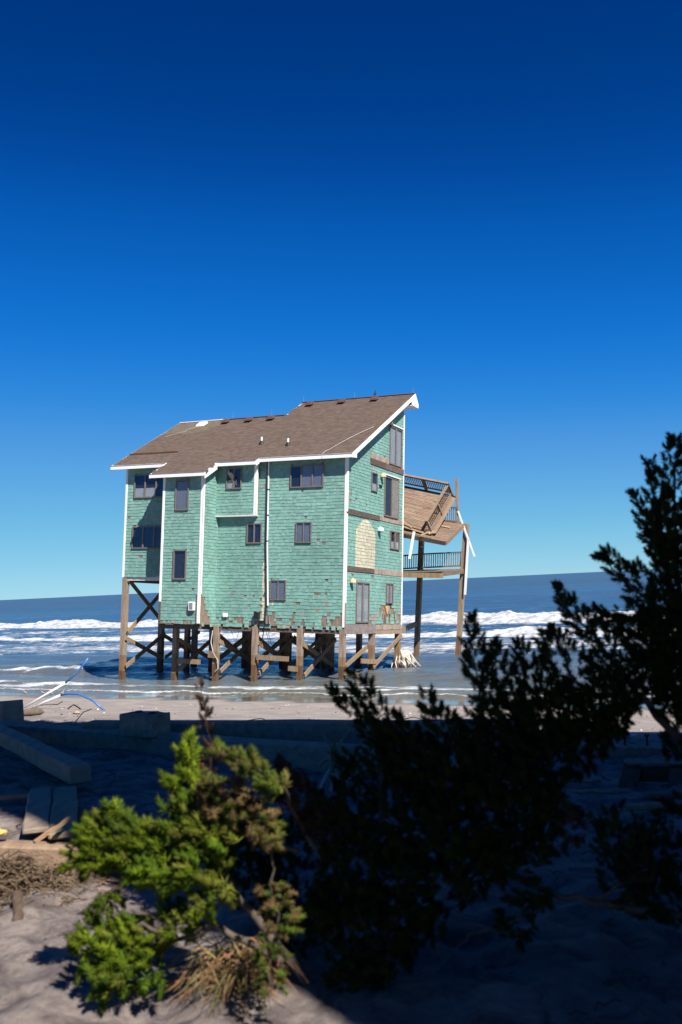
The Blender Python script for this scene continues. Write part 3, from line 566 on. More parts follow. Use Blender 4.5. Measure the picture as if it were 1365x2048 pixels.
window(FF, -3.11, -1.26, 6.84, 7.94, 3, ['none', 'blind', 'blind']); window(FF, -2.73, -1.86, 4.10, 5.13, 2); window(FF, -4.08, -3.20, 1.28, 2.28, 2); window(FF, -5.53, -4.67, 4.10, 5.12, 2, 'none')
window(FBX, -6.67, -5.77, 6.87, 7.95, 2, ['half', 'none'])
window(FF, -12.64, -10.5, 6.62, 7.88, 3, ['half', 'half', 'none'], mullion=.08); window(FF, -12.65, -10.5, 3.90, 5.09, 3, 'none', mullion=.08)
window(FBY, -8.94, -8.13, 5.72, 7.28, 1, 'blind', fr=.06); window(FBY, -8.93, -8.13, 2.22, 3.73, 1, 'none', fr=.07)
window(FSD, 5.15, 6.85, 8.66, 10.75, 2, 'curtain', fr=.07, mullion=.16); window(FSD, 2.81, 3.56, 6.94, 7.91, 1, 'half', fr=.05)
window(FSD, 4.52, 6.49, 5.80, 7.95, 2, ['none', 'screen'], fr=.07, mullion=.08); window(FSD, 5.4, 6.69, 4.14, 5.12, 2, 'half', fr=.06, mullion=.14)
window(FSD, 1.19, 2.75, .25, 2.26, 2, 'curtain', fr=.07, mullion=.16); window(FSD, 4.96, 5.89, 1.25, 2.32, 2, 'curtain', fr=.06, mullion=.12)
mb = MB(); mb.box((.01, 5.1, 10.78), (.13, 6.95, 10.84)); mb.box((.01, 4.45, 7.98), (.13, 6.6, 8.03)); mb.build('door_head_flashing', M['trim'], house)
# digits of the house number
cu = bpy.data.curves.new('number', 'FONT'); cu.body = '330'; cu.size = .26; cu.extrude = .01; to = bpy.data.objects.new('tmpnum', cu); COL.objects.link(to)
me = bpy.data.meshes.new_from_object(to.evaluated_get(bpy.context.evaluated_depsgraph_get())); bpy.data.objects.remove(to)
o = bpy.data.objects.new('house_number', me); COL.objects.link(o); me.materials.clear(); me.materials.append(M['black']); o.parent = house
o.matrix_local = Matrix(((0, 0, 1, .035), (1, 0, 0, 3.82), (0, 1, 0, 7.22), (0, 0, 0, 1)))
# wall lamps
for (v, z) in ((4.89, 10.82), (4.11, 7.86), (3.88, 5.03), (.59, 2.24)):
    mb = MB(); mb.tube([(.0, v, z - .02), (.10, v, z)], .05, 8); mb.tube([(.10, v, z + .14), (.13, v, z + .06), (.14, v, z - .06)], [.05, .15, .17], 12); mb.build('wall_lamp', M['lamp'] if z != 5.03 else M['trim'], house, smooth=False)
# conduit and cables on the front
mb = MB(); mb.tube([P(4.36, -.06, 8.35), P(4.32, -.06, 4.0), P(4.20, -.06, 1.0)], .038, 8); mb.build('conduit', M['white'], house)
mb = MB(); mb.tube([P(4.44, -.07, 8.3), P(4.41, -.07, 4.0), P(4.28, -.08, 1.2), P(4.30, -.1, .2), P(4.45, -.12, -.9)], .028, 6); mb.build('cable', M['black'], house)
for pts in ([(4.22, -.07, 1.0), (4.10, -.12, .2), (4.0, -.2, -.5), (3.8, -.2, -1.1)], [(4.3, -.1, .3), (4.15, -.2, -.3), (3.95, -.3, -.8), (4.1, -.3, -1.3)], [(6.4, .1, -.2), (6.1, .1, -.9), (5.9, .1, -.3)]):
    mb = MB(); mb.tube([P(*p) for p in pts], .012, 5); mb.build('hanging_wire', M['black'], house)
for z in (1.6, 2.9, 4.2, 5.5, 6.8): 
    mb = MB(); UB(mb, 4.27, 4.42, -.11, -.03, z, z + .04); mb.build('conduit_clamp', M['black'], house)
mb = MB(); UB(mb, 4.62, 4.92, -.20, -.03, .35, .68); UB(mb, 4.3, 4.7, -.12, -.03, .12, .26); mb.build('meter_box', M['black'], house, bevel=.02)
mb = MB(); UB(mb, 6.52, 6.78, -.12, -.03, .38, .58); mb.build('outlet_box', M['trim'], house, bevel=.015)
mb = MB(); UB(mb, 7.52, 7.86, -1.62, -1.48, .68, 1.12); o = mb.build('electric_panel', M['trim'], house, bevel=.015)
mb = MB(); UB(mb, 7.60, 7.80, -1.628, -1.622, .74, 1.06); mb.build('panel_door', M['metal'], o)
mb = MB(); UB(mb, 4.04, 4.30, -.10, -.03, .1, .5); mb.build('flapping_wrap', M['cloth'] if 0 else M['peel'], house)

# rim beams under the floor
def hb(name, u0, u1, v0, v1, z0, z1, m='rot'): mb = MB(); UB(mb, u0, u1, v0, v1, z0, z1); return mb.build(name, M[m], house, bevel=.008)
hb('rim_beam', .3, 7.2, .04, .18, -.30, -.03); hb('rim_beam', 7.3, 9.75, -1.3, -1.15, -.24, -.03, 'rot'); hb('rim_beam', 7.3, 9.8, .04, .18, -.27, -.03); hb('rim_beam', 3.0, 9.6, 3.42, 3.6, -.30, -.03); hb('rim_beam', .1, 9.6, 6.95, 7.1, -.30, -.03)
hb('rim_beam', .05, .2, .2, 6.9, -.28, -.03, 'oldwood'); hb('rim_beam', 9.5, 9.64, .2, 6.9, -.28, -.03); hb('rim_beam', 13.0, 13.14, .1, 7.0, 2.12, 2.355, 'oldwood'); hb('rim_beam', 9.8, 12.98, .05, .17, 2.2, 2.355, 'soffit')
for k in range(16):
    hb('floor_joist', .5 + k * .58, .55 + k * .58, .2, 3.4, -.25, -.03)

# pilings: each its own part, colour attribute gives the wet foot
def piling(u, v, z0, z1, wd=.27, lean=(0, 0), wet=-1.75, shade=1.0, m='oldwood', parent=None, chamfer=True):
    mb = MB(); n = 9; r = random.Random(int(u * 100 + v * 10)); prev = None
    zs = np.linspace(z0, z1, n)
    for i in range(n - 1):
        rings = []
        for z in (zs[i], zs[i + 1]):
            t = (z - z0) / (z1 - z0); k = 1 + .03 * math.sin(z * 3 + u); cu_, cv_ = u + lean[0] * (1 - t), v + lean[1] * (1 - t)
            h_ = wd / 2 * k; rings += [P(cu_ + h_, cv_ - h_, z), P(cu_ - h_, cv_ - h_, z), P(cu_ - h_, cv_ + h_, z), P(cu_ + h_, cv_ + h_, z)]
        zc = (zs[i] + zs[i + 1]) / 2; c = V(1, 1, 1) * shade * r.uniform(.9, 1.08)
        if zc < wet + .6: c = c * V(.85, .70, .52)
        if zc < wet: c = c * V(.55, .50, .45)
        fs = [(0, 1, 5, 4), (1, 2, 6, 5), (2, 3, 7, 6), (3, 0, 4, 7)]
        if i == 0: fs.append((0, 3, 2, 1))
        if i == n - 2: fs.append((4, 5, 6, 7))
        mb.add(rings, fs, tuple(c))
    return mb.build('piling', M[m], parent or house)
wz = lambda u, v: -2.39 - .0493 * u + .0525 * v       # local height of the water surface
for u in (.10, 2.38, 4.90, 7.17, 9.65):
    for v in (0.02, 3.5, 7.0):
        top = -.04 if u > .2 or v > .1 else -.05
        piling(u, v if v else .02, wz(u, v) - 1.2, top, .26 if v < 1 else .27, wet=wz(u, v) + .55)
piling(13.07, .12, wz(13, 0) - 1.2, 2.35, .27, wet=wz(13, 0) + .5); piling(13.07, 3.5, wz(13, 3.5) - 1.2, 2.35, .28); piling(13.07, 6.9, wz(13, 7) - 1.2, 2.35, .28); piling(11.3, 3.5, wz(11, 3.5) - 1.2, 2.35, .25)
piling(6.0, 5.2, wz(6, 5) - 1.2, -.04, .28); piling(3.6, 5.2, wz(3.6, 5) - 1.2, -.04, .26); piling(8.4, 5.2, wz(8, 5) - 1.2, -.04, .26)
def brace(p, q, wd=.22, th=.06, m='oldwood', c=(1.0, .92, .75)):
    mb = MB(); d = V(*P(*q)) - V(*P(*p)); nrm = (1, 0, 0) if abs(d[1]) > abs(d[0]) else (0, 1, 0)
    mb.bar(P(*p), P(*q), wd, th, nrm, c); return mb.build('cross_brace', M[m], house)
for u in (.10, 2.38, 4.90, 7.17, 9.65, 13.07):
    o1, o2 = .19, .26
    if u == .10:
        brace((u - o1, 3.3, -1.98), (u - o1, 7.1, -.42)); brace((u - o1, 1.9, -1.62), (u - o1, 3.6, -1.72), .24, .12); brace((u + .19, 3.6, -.9), (u + .19, .1, -2.1)); brace((u - .17, -.1, -2.12), (u - .6, .8, -2.25), .2, .1)
        continue
    brace((u - o1, .05, -.85), (u - o1, 3.5, -2.05)); brace((u - o2, .05, -2.35), (u - o2, 3.5, -.65))
    if u > 3: brace((u - o1, 3.6, -.8), (u - o1, 7.0, -2.0)); brace((u - o2, 3.6, -2.0), (u - o2, 7.0, -.6), .18)
brace((12.87, .1, 2.25), (12.87, 3.5, -.15)); brace((12.80, .1, -.55), (12.80, 3.5, 2.0))
for (a, b, zz_) in ((4.7, 2.9, -1.55), (9.4, 8.0, -1.9), (2.9, 2.4, -2.02)): brace((a, -.16, zz_), (b, -.16, zz_ - .02), .24, .08)
brace((7.5, -.18, -1.5), (6.95, -.18, -1.52), .34, .1, c=(.9, .8, .66))
for (a, b) in ((9.4, 7.4), (7.0, 5.1), (4.7, 2.6)): brace((a, 3.7, -.6), (b, 3.7, -2.0), .18); brace((a, 3.8, -2.0), (b, 3.8, -.6), .18)
mb = MB(); mb.tube([P(7.3, -.17, -.3), P(7.36, -.2, -.9), P(7.2, -.22, -1.4), P(6.9, -.22, -1.8), P(6.88, -.22, -2.2), P(7.05, -.22, -2.35)], .024, 6); mb.build('hanging_hose', M['curtain'], house)

# ---------------------------------------------------------- fallen upper deck (part of the house)
NL, NR, FL, FR = V(1.6, 8.0, 6.12), V(-1.36, 8.0, 5.22), V(1.6, 11.0, 8.30), V(-1.52, 11.0, 7.60)
def dk(s, t, h=0):    # s: 0 left..1 right, t: 0 near..1 far
    p = (NL * (1 - s) + NR * s) * (1 - t) + (FL * (1 - s) + FR * s) * t
    return P(*(p + V(.10, -.60, .79) * h))
deck = empty('fallen_deck', parent=house); deck['label'] = 'collapsed upper deck tipped down towards the beach'
nb = 27
for i in range(nb):
    t0, t1 = i / nb, (i + 1) / nb - .005; cut = [0, random.uniform(.25, .75), 1]
    for j in range(2):
        s0, s1 = cut[j], cut[j + 1] - .003; k = random.uniform(.72, 1.2); c = (k, k * random.uniform(.93, 1.02), k * random.uniform(.9, 1.05)); h = random.uniform(-.006, .006)
        mb = MB(); mb.hexa([dk(s0, t0, -.035 + h), dk(s1, t0, -.035 + h), dk(s1, t1, -.035 + h), dk(s0, t1, -.035 + h), dk(s0, t0, h), dk(s1, t0, h), dk(s1, t1, h), dk(s0, t1, h)], c); mb.build('deck_board', M['deckwood'], deck)
def dbar(name, p, q, wd, th, up, m='deckwood', parent=deck, c=(1, 1, 1)): mb = MB(); mb.bar(p, q, wd, th, up, c); return mb.build(name, M[m], parent)
NU = tuple(V(-.10, -.60, .79))
for t in (.1, .9): dbar('joist', dk(0, t, -.15), dk(1, t, -.15), .05, .2, NU)
for s in (.15, .38, .62, .85, 1.0): dbar('joist', dk(s, 0, -.15), dk(s, 1, -.15), .05, .2, NU)
dbar('rim_joist', dk(0, -.02, -.10), dk(1.02, -.02, -.10), .06, .24, NU, 'railwood')
RH = .78
dbar('top_rail', dk(0, 1, RH), dk(1.0, 1, RH), .16, .045, NU); dbar('bottom_rail', dk(0, 1, .18), dk(1, 1, .18), .05, .09, NU); dbar('sub_rail', dk(0, 1, RH - .07), dk(1, 1, RH - .07), .04, .09, NU, 'railwood')
for s in np.linspace(.02, .98, 27): 
    if abs(s - .50) > .02: dbar('baluster', dk(s, 1.0, .12), dk(s, 1.0, RH - .03), .04, .04, (0, 1, 0), 'railwood')
dbar('rail_post', dk(.50, 1.0, -.05), dk(.50, 1.0, RH - .02), .16, .14, (0, 1, 0), 'railwood'); dbar('rail_post', dk(1.0, 1.0, -.2), dk(1.0, 1.0, RH), .14, .14, (0, 1, 0), 'railwood')
# side rail leaning inward
def sr(t, h): p = V(*dk(1.0, t, 0)) + V(-.16, -.5, .70) * h; return tuple(p)
dbar('top_rail', sr(1, RH), sr(0.0, RH), .18, .05, NU); dbar('bottom_rail', sr(1, .12), sr(0.0, .12), .05, .10, NU)
for t in np.linspace(.05, .95, 20): dbar('baluster', sr(t, .10), sr(t, RH - .03), .04, .04, (0, 1, 0), 'railwood')
dbar('rail_post', sr(.48, -.1), sr(.48, RH), .14, .14, (0, 1, 0), 'railwood'); dbar('rail_post', sr(0.02, -.1), sr(0.02, RH), .12, .12, (0, 1, 0), 'deckwood')
dbar('fascia_board', dk(1.06, 0, -.05), dk(1.06, 1, -.05), .24, .04, NU, 'deckwood', c=(1.15, 1.12, 1.12))
# lower fragment
G = [V(.6, 7.6, 5.22), V(-2.35, 7.6, 4.66), V(-2.28, 11.0, 5.98), V(.6, 11.0, 6.45)]
def gk(s, t, h=0): p = (G[0] * (1 - s) + G[1] * s) * (1 - t) + (G[3] * (1 - s) + G[2] * s) * t; return P(*(p + V(0, -.35, .93) * h))
frag = empty('fallen_deck', parent=house); frag['label'] = 'lower broken deck slab hanging under the collapsed one'
for i in range(25):
    t0, t1 = i / 25, (i + 1) / 25 - .006; k = random.uniform(.75, 1.15); mb = MB()
    mb.hexa([gk(0, t0, -.035), gk(1, t0, -.035), gk(1, t1, -.035), gk(0, t1, -.035), gk(0, t0), gk(1, t0), gk(1, t1), gk(0, t1)], (k, k * .98, k * .96)); mb.build('deck_board', M['deckwood'], frag)
NG = (0, -.35, .93)
dbar('rim_joist', gk(0, -.01, -.1), gk(1.0, -.01, -.1), .06, .24, NG, 'railwood', frag); dbar('rim_joist', gk(1.01, 0, -.1), gk(1.01, 1, -.1), .06, .24, NG, 'deckwood', frag)
for s in (.2, .5, .8): dbar('joist', gk(s, 0, -.14), gk(s, 1, -.14), .05, .18, NG, 'railwood', frag)
dbar('top_rail', P(-.9, 10.7, 6.92), P(-1.98, 10.7, 6.82), .14, .06, (0, 0, 1), 'railwood', frag); dbar('bottom_rail', P(-.9, 10.7, 6.14), P(-1.98, 10.7, 6.02), .05, .08, (0, 0, 1), 'railwood', frag)
for u in np.arange(-1.0, -1.95, -.125): dbar('baluster', P(u, 10.7, 6.1), P(u, 10.7, 6.86), .04, .04, (0, 1, 0), 'railwood', frag)
dbar('rail_post', P(-1.90, 10.9, 5.85), P(-1.85, 10.9, 8.55), .15, .15, (0, 1, 0), 'oldwood', frag)
dbar('loose_plank', gk(.55, .62, .05), gk(.86, .60, .06), .10, .04, NG, 'band', frag, (1.5, 1.4, 1.1))
for a, b in (((.05, 7.45, 5.78), (-.45, 7.5, 5.45)), ((.05, 7.5, 5.50), (-1.1, 7.6, 5.15)), ((-1.5, 7.5, 5.2), (-1.0, 7.45, 5.0)), ((-1.75, 7.5, 5.22), (-1.45, 7.45, 5.08))): dbar('splintered_lath', P(*a), P(*b), .09, .03, (0, -1, 0), 'band', frag, (1.5, 1.35, 1.0))
dbar('trim_board', P(-.56, 7.55, 5.22), P(-.33, 7.50, 3.72), .15, .03, (0, 1, 0), 'trim', frag)
dbar('trim_board', P(-1.98, 10.8, 6.62), P(-2.98, 10.8, 4.02), .09, .04, (0, 1, 0), 'trim', frag)

# ---------------------------------------------------------- lower deck
ld = empty('lower_deck', parent=house); ld['label'] = 'intact lower deck with its railing on tall pilings'
la, lb_, lc, ldd = V(0, 7.32, 3.05), V(-2.28, 7.32, 3.05), V(-2.3, 11.1, 3.38), V(3.2, 11.1, 3.15)
for i in range(24):
    v0 = 7.34 + i * .157; v1 = v0 + .150; z0 = 3.05 + (v0 - 7.32) * .08; k = random.uniform(.75, 1.15); mb = MB()
    mb.hexa([P(3.0, v0, z0 - .04 - .12), P(-2.3, v0, z0 - .04), P(-2.3, v1, z0 - .03), P(3.0, v1, z0 - .03 - .12), P(3.0, v0, z0 - .12), P(-2.3, v0, z0), P(-2.3, v1, z0 + .01), P(3.0, v1, z0 + .01 - .12)], (k, k, k)); mb.build('deck_board', M['deckwood'], ld)
dbar('rim_joist', P(-.02, 7.28, 2.83), P(-2.35, 7.28, 2.80), .07, .27, (0, 0, 1), 'oldwood', ld, (1, .92, .7)); dbar('rim_joist', P(-2.3, 7.36, 2.88), P(-2.3, 11.1, 3.2), .06, .24, (0, 0, 1), 'railwood', ld); dbar('rim_joist', P(3, 11.15, 3.0), P(-2.3, 11.15, 3.22), .06, .24, (0, 0, 1), 'railwood', ld)
for u in (-.3, -1.0, -1.7, .5, 1.2): dbar('joist', P(u, 7.4, 2.88), P(u, 11.1, 3.1), .05, .2, (0, 0, 1), 'railwood', ld)
dbar('top_rail', P(3, 11, 3.98), P(.35, 11, 4.19), .14, .07, (0, 0, 1), 'railwood', ld); dbar('top_rail', P(.3, 11, 4.19), P(-2.2, 11, 4.29), .14, .07, (0, 0, 1), 'railwood', ld)
dbar('bottom_rail', P(3, 11, 3.26), P(.35, 11, 3.40), .05, .08, (0, 0, 1), 'railwood', ld); dbar('bottom_rail', P(.3, 11, 3.40), P(-2.2, 11, 3.51), .05, .08, (0, 0, 1), 'railwood', ld)
for u in np.arange(2.8, -2.2, -.135):
    if abs(u - .35) > .12: dbar('baluster', P(u, 11, 3.30 + (3 - u) * .048 - .04), P(u, 11, 3.98 + (3 - u) * .06), .04, .04, (0, 1, 0), 'railwood', ld)
def post(pts, wd, sh=1):
    mb = MB()
    for i in range(len(pts) - 1): mb.bar(P(*pts[i]), P(*pts[i + 1]), wd, wd, (0, 1, 0), (sh, sh, sh) if i < len(pts) - 2 else (sh * .6, sh * .5, sh * .4))
    return mb.build('piling', M['oldwood'], ld)
post([(.31, 11.02, 5.3), (.40, 11.02, 2.7), (.52, 11.02, -.9), (.62, 11.02, -3.0)], .27); post([(-2.41, 11.05, 5.9), (-2.22, 11.05, 3.2), (-2.02, 11.05, -.6), (-1.86, 11.05, -3.0)], .27)
dbar('trim_board', P(-2.60, 10.8, 5.05), P(-2.43, 10.8, 1.86), .13, .04, (0, 1, 0), 'trim', ld)
dbar('cross_brace', P(.25, 7.4, -.25), P(.52, 10.9, .15), .06, .30, (0, 0, 1), 'oldwood', ld)

# ---------------------------------------------------------- cloth tangle in the surf
def blob(name, c, r, m, seed=0, amp=.3, n=(28, 16), label=None, cat=None, flat=1, parent=None, fold=0):
    mb = MB(); N_, Mr = n; vs2 = []
    for j in range(Mr + 1):
        ph = math.pi * j / Mr
        for i in range(N_):
            t = 2 * math.pi * i / N_; d = V(math.sin(ph) * math.cos(t), math.sin(ph) * math.sin(t), math.cos(ph))
            k = 1 + amp * 2 * (float(fbm(d[0] * 2 + 9 + seed, d[1] * 2 + d[2] * 3 + 5, 3, seed)) - .5) + fold * math.sin(t * 9 + 2 * math.sin(ph * 3)) * math.sin(ph)
            vs2.append(V(*c) + V(d[0] * r[0], d[1] * r[1], d[2] * r[2]) * k)
    fs = [(j * N_ + i, (j + 1) * N_ + i, (j + 1) * N_ + (i + 1) % N_, j * N_ + (i + 1) % N_) for j in range(Mr) for i in range(N_)]
    mb.add(vs2, fs); o = mb.build(name, M[m] if isinstance(m, str) else m, parent, smooth=True); return tag(o, label, cat)
o = blob('cloth_tangle', (3.05, 54.3, .25), (.48, .42, .55), 'cloth', 4, .30, (72, 30), 'sodden cream cloth wrapped around a piling foot in the surf', 'cloth', fold=.09)
mb = MB()
for k in range(9):
    a = k * .7; mb.tube([(3.05 + .4 * math.cos(a), 54.2 + .35 * math.sin(a), .1 + .5 * abs(math.sin(k))), (3.05 + .65 * math.cos(a + .3), 54.1 + .5 * math.sin(a), .15), (3.1 + .8 * math.cos(a + .5), 54.0 + .6 * math.sin(a + .4), -.1)], [.05, .04, .02], 5)
mb.build('cloth_strip', M['cloth'], o, kind='stuff')

# ---------------------------------------------------------- birds
def bird(name, loc, sc, heading, body, belly, label, cat, group=None, legs=True, upright=.3):
    e = empty(name, label, cat, group, loc); e.rotation_euler = (0, 0, heading); e.scale = (sc,) * 3
    mb = MB(); up = upright
    pts = [(-.62, 0, .42 - up * .3), (-.45, 0, .46 - up * .2), (-.2, 0, .52), (.05, 0, .58 + up * .1), (.25, 0, .68 + up * .3), (.36, 0, .84 + up * .5), (.46, 0, .88 + up * .5), (.54, 0, .86 + up * .5)]
    mb.tube(pts, [.03, .10, .21, .23, .17, .11, .11, .03], 10, body); mb.build('body', M['bird'], e, smooth=True)
    mb = MB(); mb.tube([(.50, 0, .86 + up * .5), (.74, 0, .82 + up * .5)], [.028, .008], 5, (.03, .03, .03)); mb.build('beak', M['bird'], e)
    for s in (-1, 1):
        mb = MB(); mb.tube([(.15, .17 * s, .62 + up * .1), (-.15, .20 * s, .56), (-.62, .07 * s, .44 - up * .3)], [.04, .09, .01], 6, tuple(x * .8 for x in body)); mb.build('wing', M['bird'], e, smooth=True)
        mb = MB(); mb.tube([(.0, .08 * s, .36), (.02, .08 * s, .0), (.1, .08 * s, .0)], .018, 5, (.04, .035, .03)); mb.build('leg', M['bird'], e)
    mb = MB(); mb.tube([(-.2, 0, .46), (.1, 0, .48), (.3, 0, .62)], [.10, .17, .12], 8, belly); mb.build('belly', M['bird'], e, smooth=True)
    return e
pw = mw @ Vector(P(2.0, 7.78, roofz(7.8) + .02))
bird('perched_bird', tuple(pw), .27, 1.2, (.02, .025, .05), (.02, .025, .05), 'small dark bird perched on the roof ridge of the green house', 'bird', upright=.9)
sb = [((-15.2, 47.15), 2.9, 'leftmost of the tiny shorebirds standing at the water line left of the house'), ((-14.2, 46.6), 3.1, 'shorebird second from the left at the swash edge, beyond the white pipes'), ((-13.75, 46.35), 2.7, 'shorebird third from the left at the swash edge, beyond the white pipes'), ((-13.2, 46.2), .4, 'rightmost tiny shorebird at the swash edge, beside the leaning blue pipe')]
for (x, y), hd, lb2 in sb: bird('shorebird', (x, y, float(gz(x, y)) - .01), .20, hd, (.30, .22, .16), (.75, .72, .68), lb2, 'bird', 'shorebirds at the water line')

# ---------------------------------------------------------- pipes on the beach
def pipe(label, wh, bl, r=.032):
    e = empty('plastic_pipe', label, 'pipe', 'plastic pipes sticking out of the beach', wh[0])
    o = V(*wh[0]); mb = MB(); mb.tube([V(*p) - o for p in wh], r, 8); mb.build('white_section', M['white'], e, smooth=True)
    mb = MB(); mb.tube([V(*p) - o for p in bl], r * .9, 8); mb.build('blue_section', M['blue'], e, smooth=True)
pipe('taller pipe leaning right, white below and blue above, left on the beach', [(-9.39, 28.62, 1.36), (-8.6, 28.5, 1.78), (-8.03, 28.45, 2.08)], [(-8.03, 28.45, 2.08), (-7.75, 28.45, 2.30), (-7.50, 28.45, 2.57), (-7.36, 28.45, 2.75)])
pipe('lower arched pipe, white stub and long blue bow touching the sand', [(-9.08, 28.6, 1.36), (-8.6, 28.3, 1.58), (-8.07, 28.1, 1.78)], [(-8.07, 28.1, 1.78), (-7.8, 28.0, 1.82), (-7.5, 27.9, 1.80), (-7.1, 27.7, 1.65), (-6.71, 27.48, 1.37)])
# driftwood log
e = empty('driftwood_log', 'short round dark log lying on sunlit sand behind the timbers', 'log', None, (-6.86, 21.7, 2.0))
mb = MB(); mb.tube([(-.24, -.05, .05), (-.20, -.04, .06), (0, 0, .07), (.18, .04, .065), (.24, .05, .05)], [.035, .075, .082, .07, .025], 12); mb.build('log_body', M['stone'], e, smooth=True)
mb = MB(); mb.tube([(-.22, -.05, .06), (-.38, -.10, .03)], [.018, .01], 5); mb.build('twig_stub', M['stone'], e)
def wire(name, label, cat, pts, r, m='black', group=None):
    mb = MB(); mb.tube(pts, r, 6); return tag(mb.build(name, M[m], None, smooth=True), label, cat, group)
wire('bent_pipe', 'bent black bar arched like a tent on the sunlit sand', 'bar', [(-7.93, 28.1, 1.33), (-7.82, 28.12, 1.44), (-7.73, 28.15, 1.49), (-7.64, 28.2, 1.43), (-7.50, 28.3, 1.28)], .018)
wire('bent_stick', 'thin curved brown stem behind the two pipe feet', 'stem', [(-9.0, 28.9, 1.42), (-8.7, 28.9, 1.46), (-8.4, 28.9, 1.44), (-8.25, 28.9, 1.52)], .012, 'bark')
wire('arched_stem', 'thin brown stem arching low over the sand behind the brown twig', 'stem', [(-1.88, 16.8, 2.22), (-1.72, 16.85, 2.31), (-1.5, 16.88, 2.33), (-1.3, 16.9, 2.24), (-1.0, 17.0, 2.2)], .007, 'bark')
for i, (x, y, w_, h_, lb3) in enumerate(((.62, 18.6, .16, .20, 'left tangle of looped black wire on the sand beside the dark branch tips'), (.82, 18.55, .18, .27, 'tallest looped black wire on the sand among the dark branch tips'), (1.2, 18.7, .35, .15, 'widest low loop of black wire on the sand, right of the tangle'))):
    z = float(gz(x, y)); wire('wire_loop', lb3, 'wire', [(x - w_, y, z + .02), (x - w_ * .7, y, z + h_ * .7), (x, y, z + h_), (x + w_ * .6, y, z + h_ * .6), (x + w_ * .3, y + .05, z + .1), (x + w_, y, z + .02)] if i < 2 else [(x - w_, y, z + .02), (x - w_ * .6, y, z + h_ * .8), (x - w_ * .1, y, z + h_), (x + w_ * .5, y, z + h_ * .5), (x + w_, y, z + .02)], .009, 'black', 'wire loops')
wire('dry_twig', 'thin forked dry twig standing in front of the driftwood log', 'twig', [(-4.9, 17.9, 2.28), (-4.75, 17.9, 2.45), (-4.6, 17.9, 2.5)], .008, 'bark')
blob('tan_debris', (-6.22, 22.9, 1.87), (.09, .05, .035), 'band', 3, .4, (12, 8), 'small flat tan scrap on the sunlit sand', 'debris')
# scattered shells, pebbles and scraps
r = random.Random(5); mb = MB()
for k in range(420):
    y = r.uniform(15, 36); x = r.uniform(-.5, .5) * y * .9; s = SB - (x * NS[0] + y * NS[1])
    if s < .5: continue
    z = float(gz(x, y)); q = r.uniform(.008, .028); a = r.uniform(0, 3); kk = r.choice(((.7, .66, .6), (.12, .1, .08), (.3, .25, .2), (.08, .07, .06)))
    mb.tube([(x - q * math.cos(a), y - q * math.sin(a), z), (x, y, z + q * .3), (x + q * math.cos(a) * 1.3, y + q * math.sin(a), z)], [q * .4, q * .8, q * .2], 5, kk)
tag(mb.build('beach_pebbles', M['bird'], None), 'pebbles and broken shells scattered over the beach', kind='stuff')

# ---------------------------------------------------------- timbers in the foreground
def timber(name, p, q, wd, th, label, cat='timber', m='beam', group=None, roll=0, bev=.012, c=(1, 1, 1), nseg=8, seed=0):
    p = V(*p); q = V(*q); d = q - p; Lg = np.linalg.norm(d); d /= Lg
    sdv = np.cross(d, V(0, 0, 1)); sdv /= np.linalg.norm(sdv); up = np.cross(sdv, d)
    mb = MB(); rr2 = random.Random(seed); rings = []
    for i in range(nseg + 1):
        e = V(d[0], d[1], d[2]) * (Lg * i / nseg) + sdv * rr2.uniform(-.006, .006) + up * rr2.uniform(-.006, .006)
        a, b = wd / 2 * rr2.uniform(.97, 1.02), th / 2 * rr2.uniform(.96, 1.02)
        rings += [e - sdv * a - up * b, e + sdv * a - up * b, e + sdv * a + up * b, e - sdv * a + up * b]
    fs = [(i * 4 + k, i * 4 + (k + 1) % 4, (i + 1) * 4 + (k + 1) % 4, (i + 1) * 4 + k) for i in range(nseg) for k in range(4)] + [(3, 2, 1, 0), tuple(nseg * 4 + k for k in range(4))]
    mb.add(rings, [f[::-1] for f in fs], c); o = mb.build(name, M[m], None, bevel=bev); o.location = tuple(p)
    return tag(o, label, cat, group)
timber('square_timber', (-2.50, 9.30, 2.87), (-4.95, 13.6, 2.83), .20, .17, 'long square timber running out of the left edge, cut end facing the camera', seed=1)
timber('long_timber', (-5.2, 14.25, 2.66), (1.55, 9.02, 2.73), .30, .30, 'longest heavy timber lying across the sand from left to the bush', seed=2)
timber('long_timber', (-3.4, 13.05, 2.72), (2.1, 11.35, 2.70), .30, .34, 'dark heavy timber lying behind the longest one, against the sunlit beach', seed=3)
o = timber('timber_block', (-2.69, 12.15, 2.96), (-2.22, 11.88, 2.95), .32, .27, 'short thick timber block with bolt holes resting on the long timber', 'timber block', seed=4)
for k, (dx, dy) in enumerate(((.15, -.09), (.34, -.19))):
    mb = MB(); mb.tube([(dx, dy, .10), (dx, dy, .142)], .04, 10); mb.build('bolt_hole', M['dark'], o)  # dark disc on the top face, painted as the shade in a hole
timber('box_timber', (-7.2, 15.6, 2.72), (-4.98, 14.9, 2.82), .5, .36, 'dark box-shaped timber end at the left edge below the pipes', seed=5)
timber('flat_plank', (-2.27, 7.20, 2.86), (-2.80, 9.05, 2.80), .19, .045, 'left one of two flat planks propped on the near board, knotty grey face', 'plank', group='planks propped on the near board', seed=6)
timber('flat_plank', (-2.01, 6.98, 2.88), (-2.60, 9.12, 2.79), .20, .05, 'right one of two flat planks propped on the near board, greenish face', 'plank', group='planks propped on the near board', c=(.95, 1.0, .85), seed=7)
timber('near_board', (-3.4, 6.95, 2.83), (-.9, 6.30, 2.83), .10, .16, 'brown sunlit board lying on edge across the lower left', 'board', c=(1.15, 1.0, .85), seed=8)
timber('near_board', (-3.5, 7.35, 2.80), (-1.85, 6.82, 2.81), .24, .05, 'flat brown board behind the one on edge, under the plank ends', 'board', c=(.9, .78, .68), seed=9)
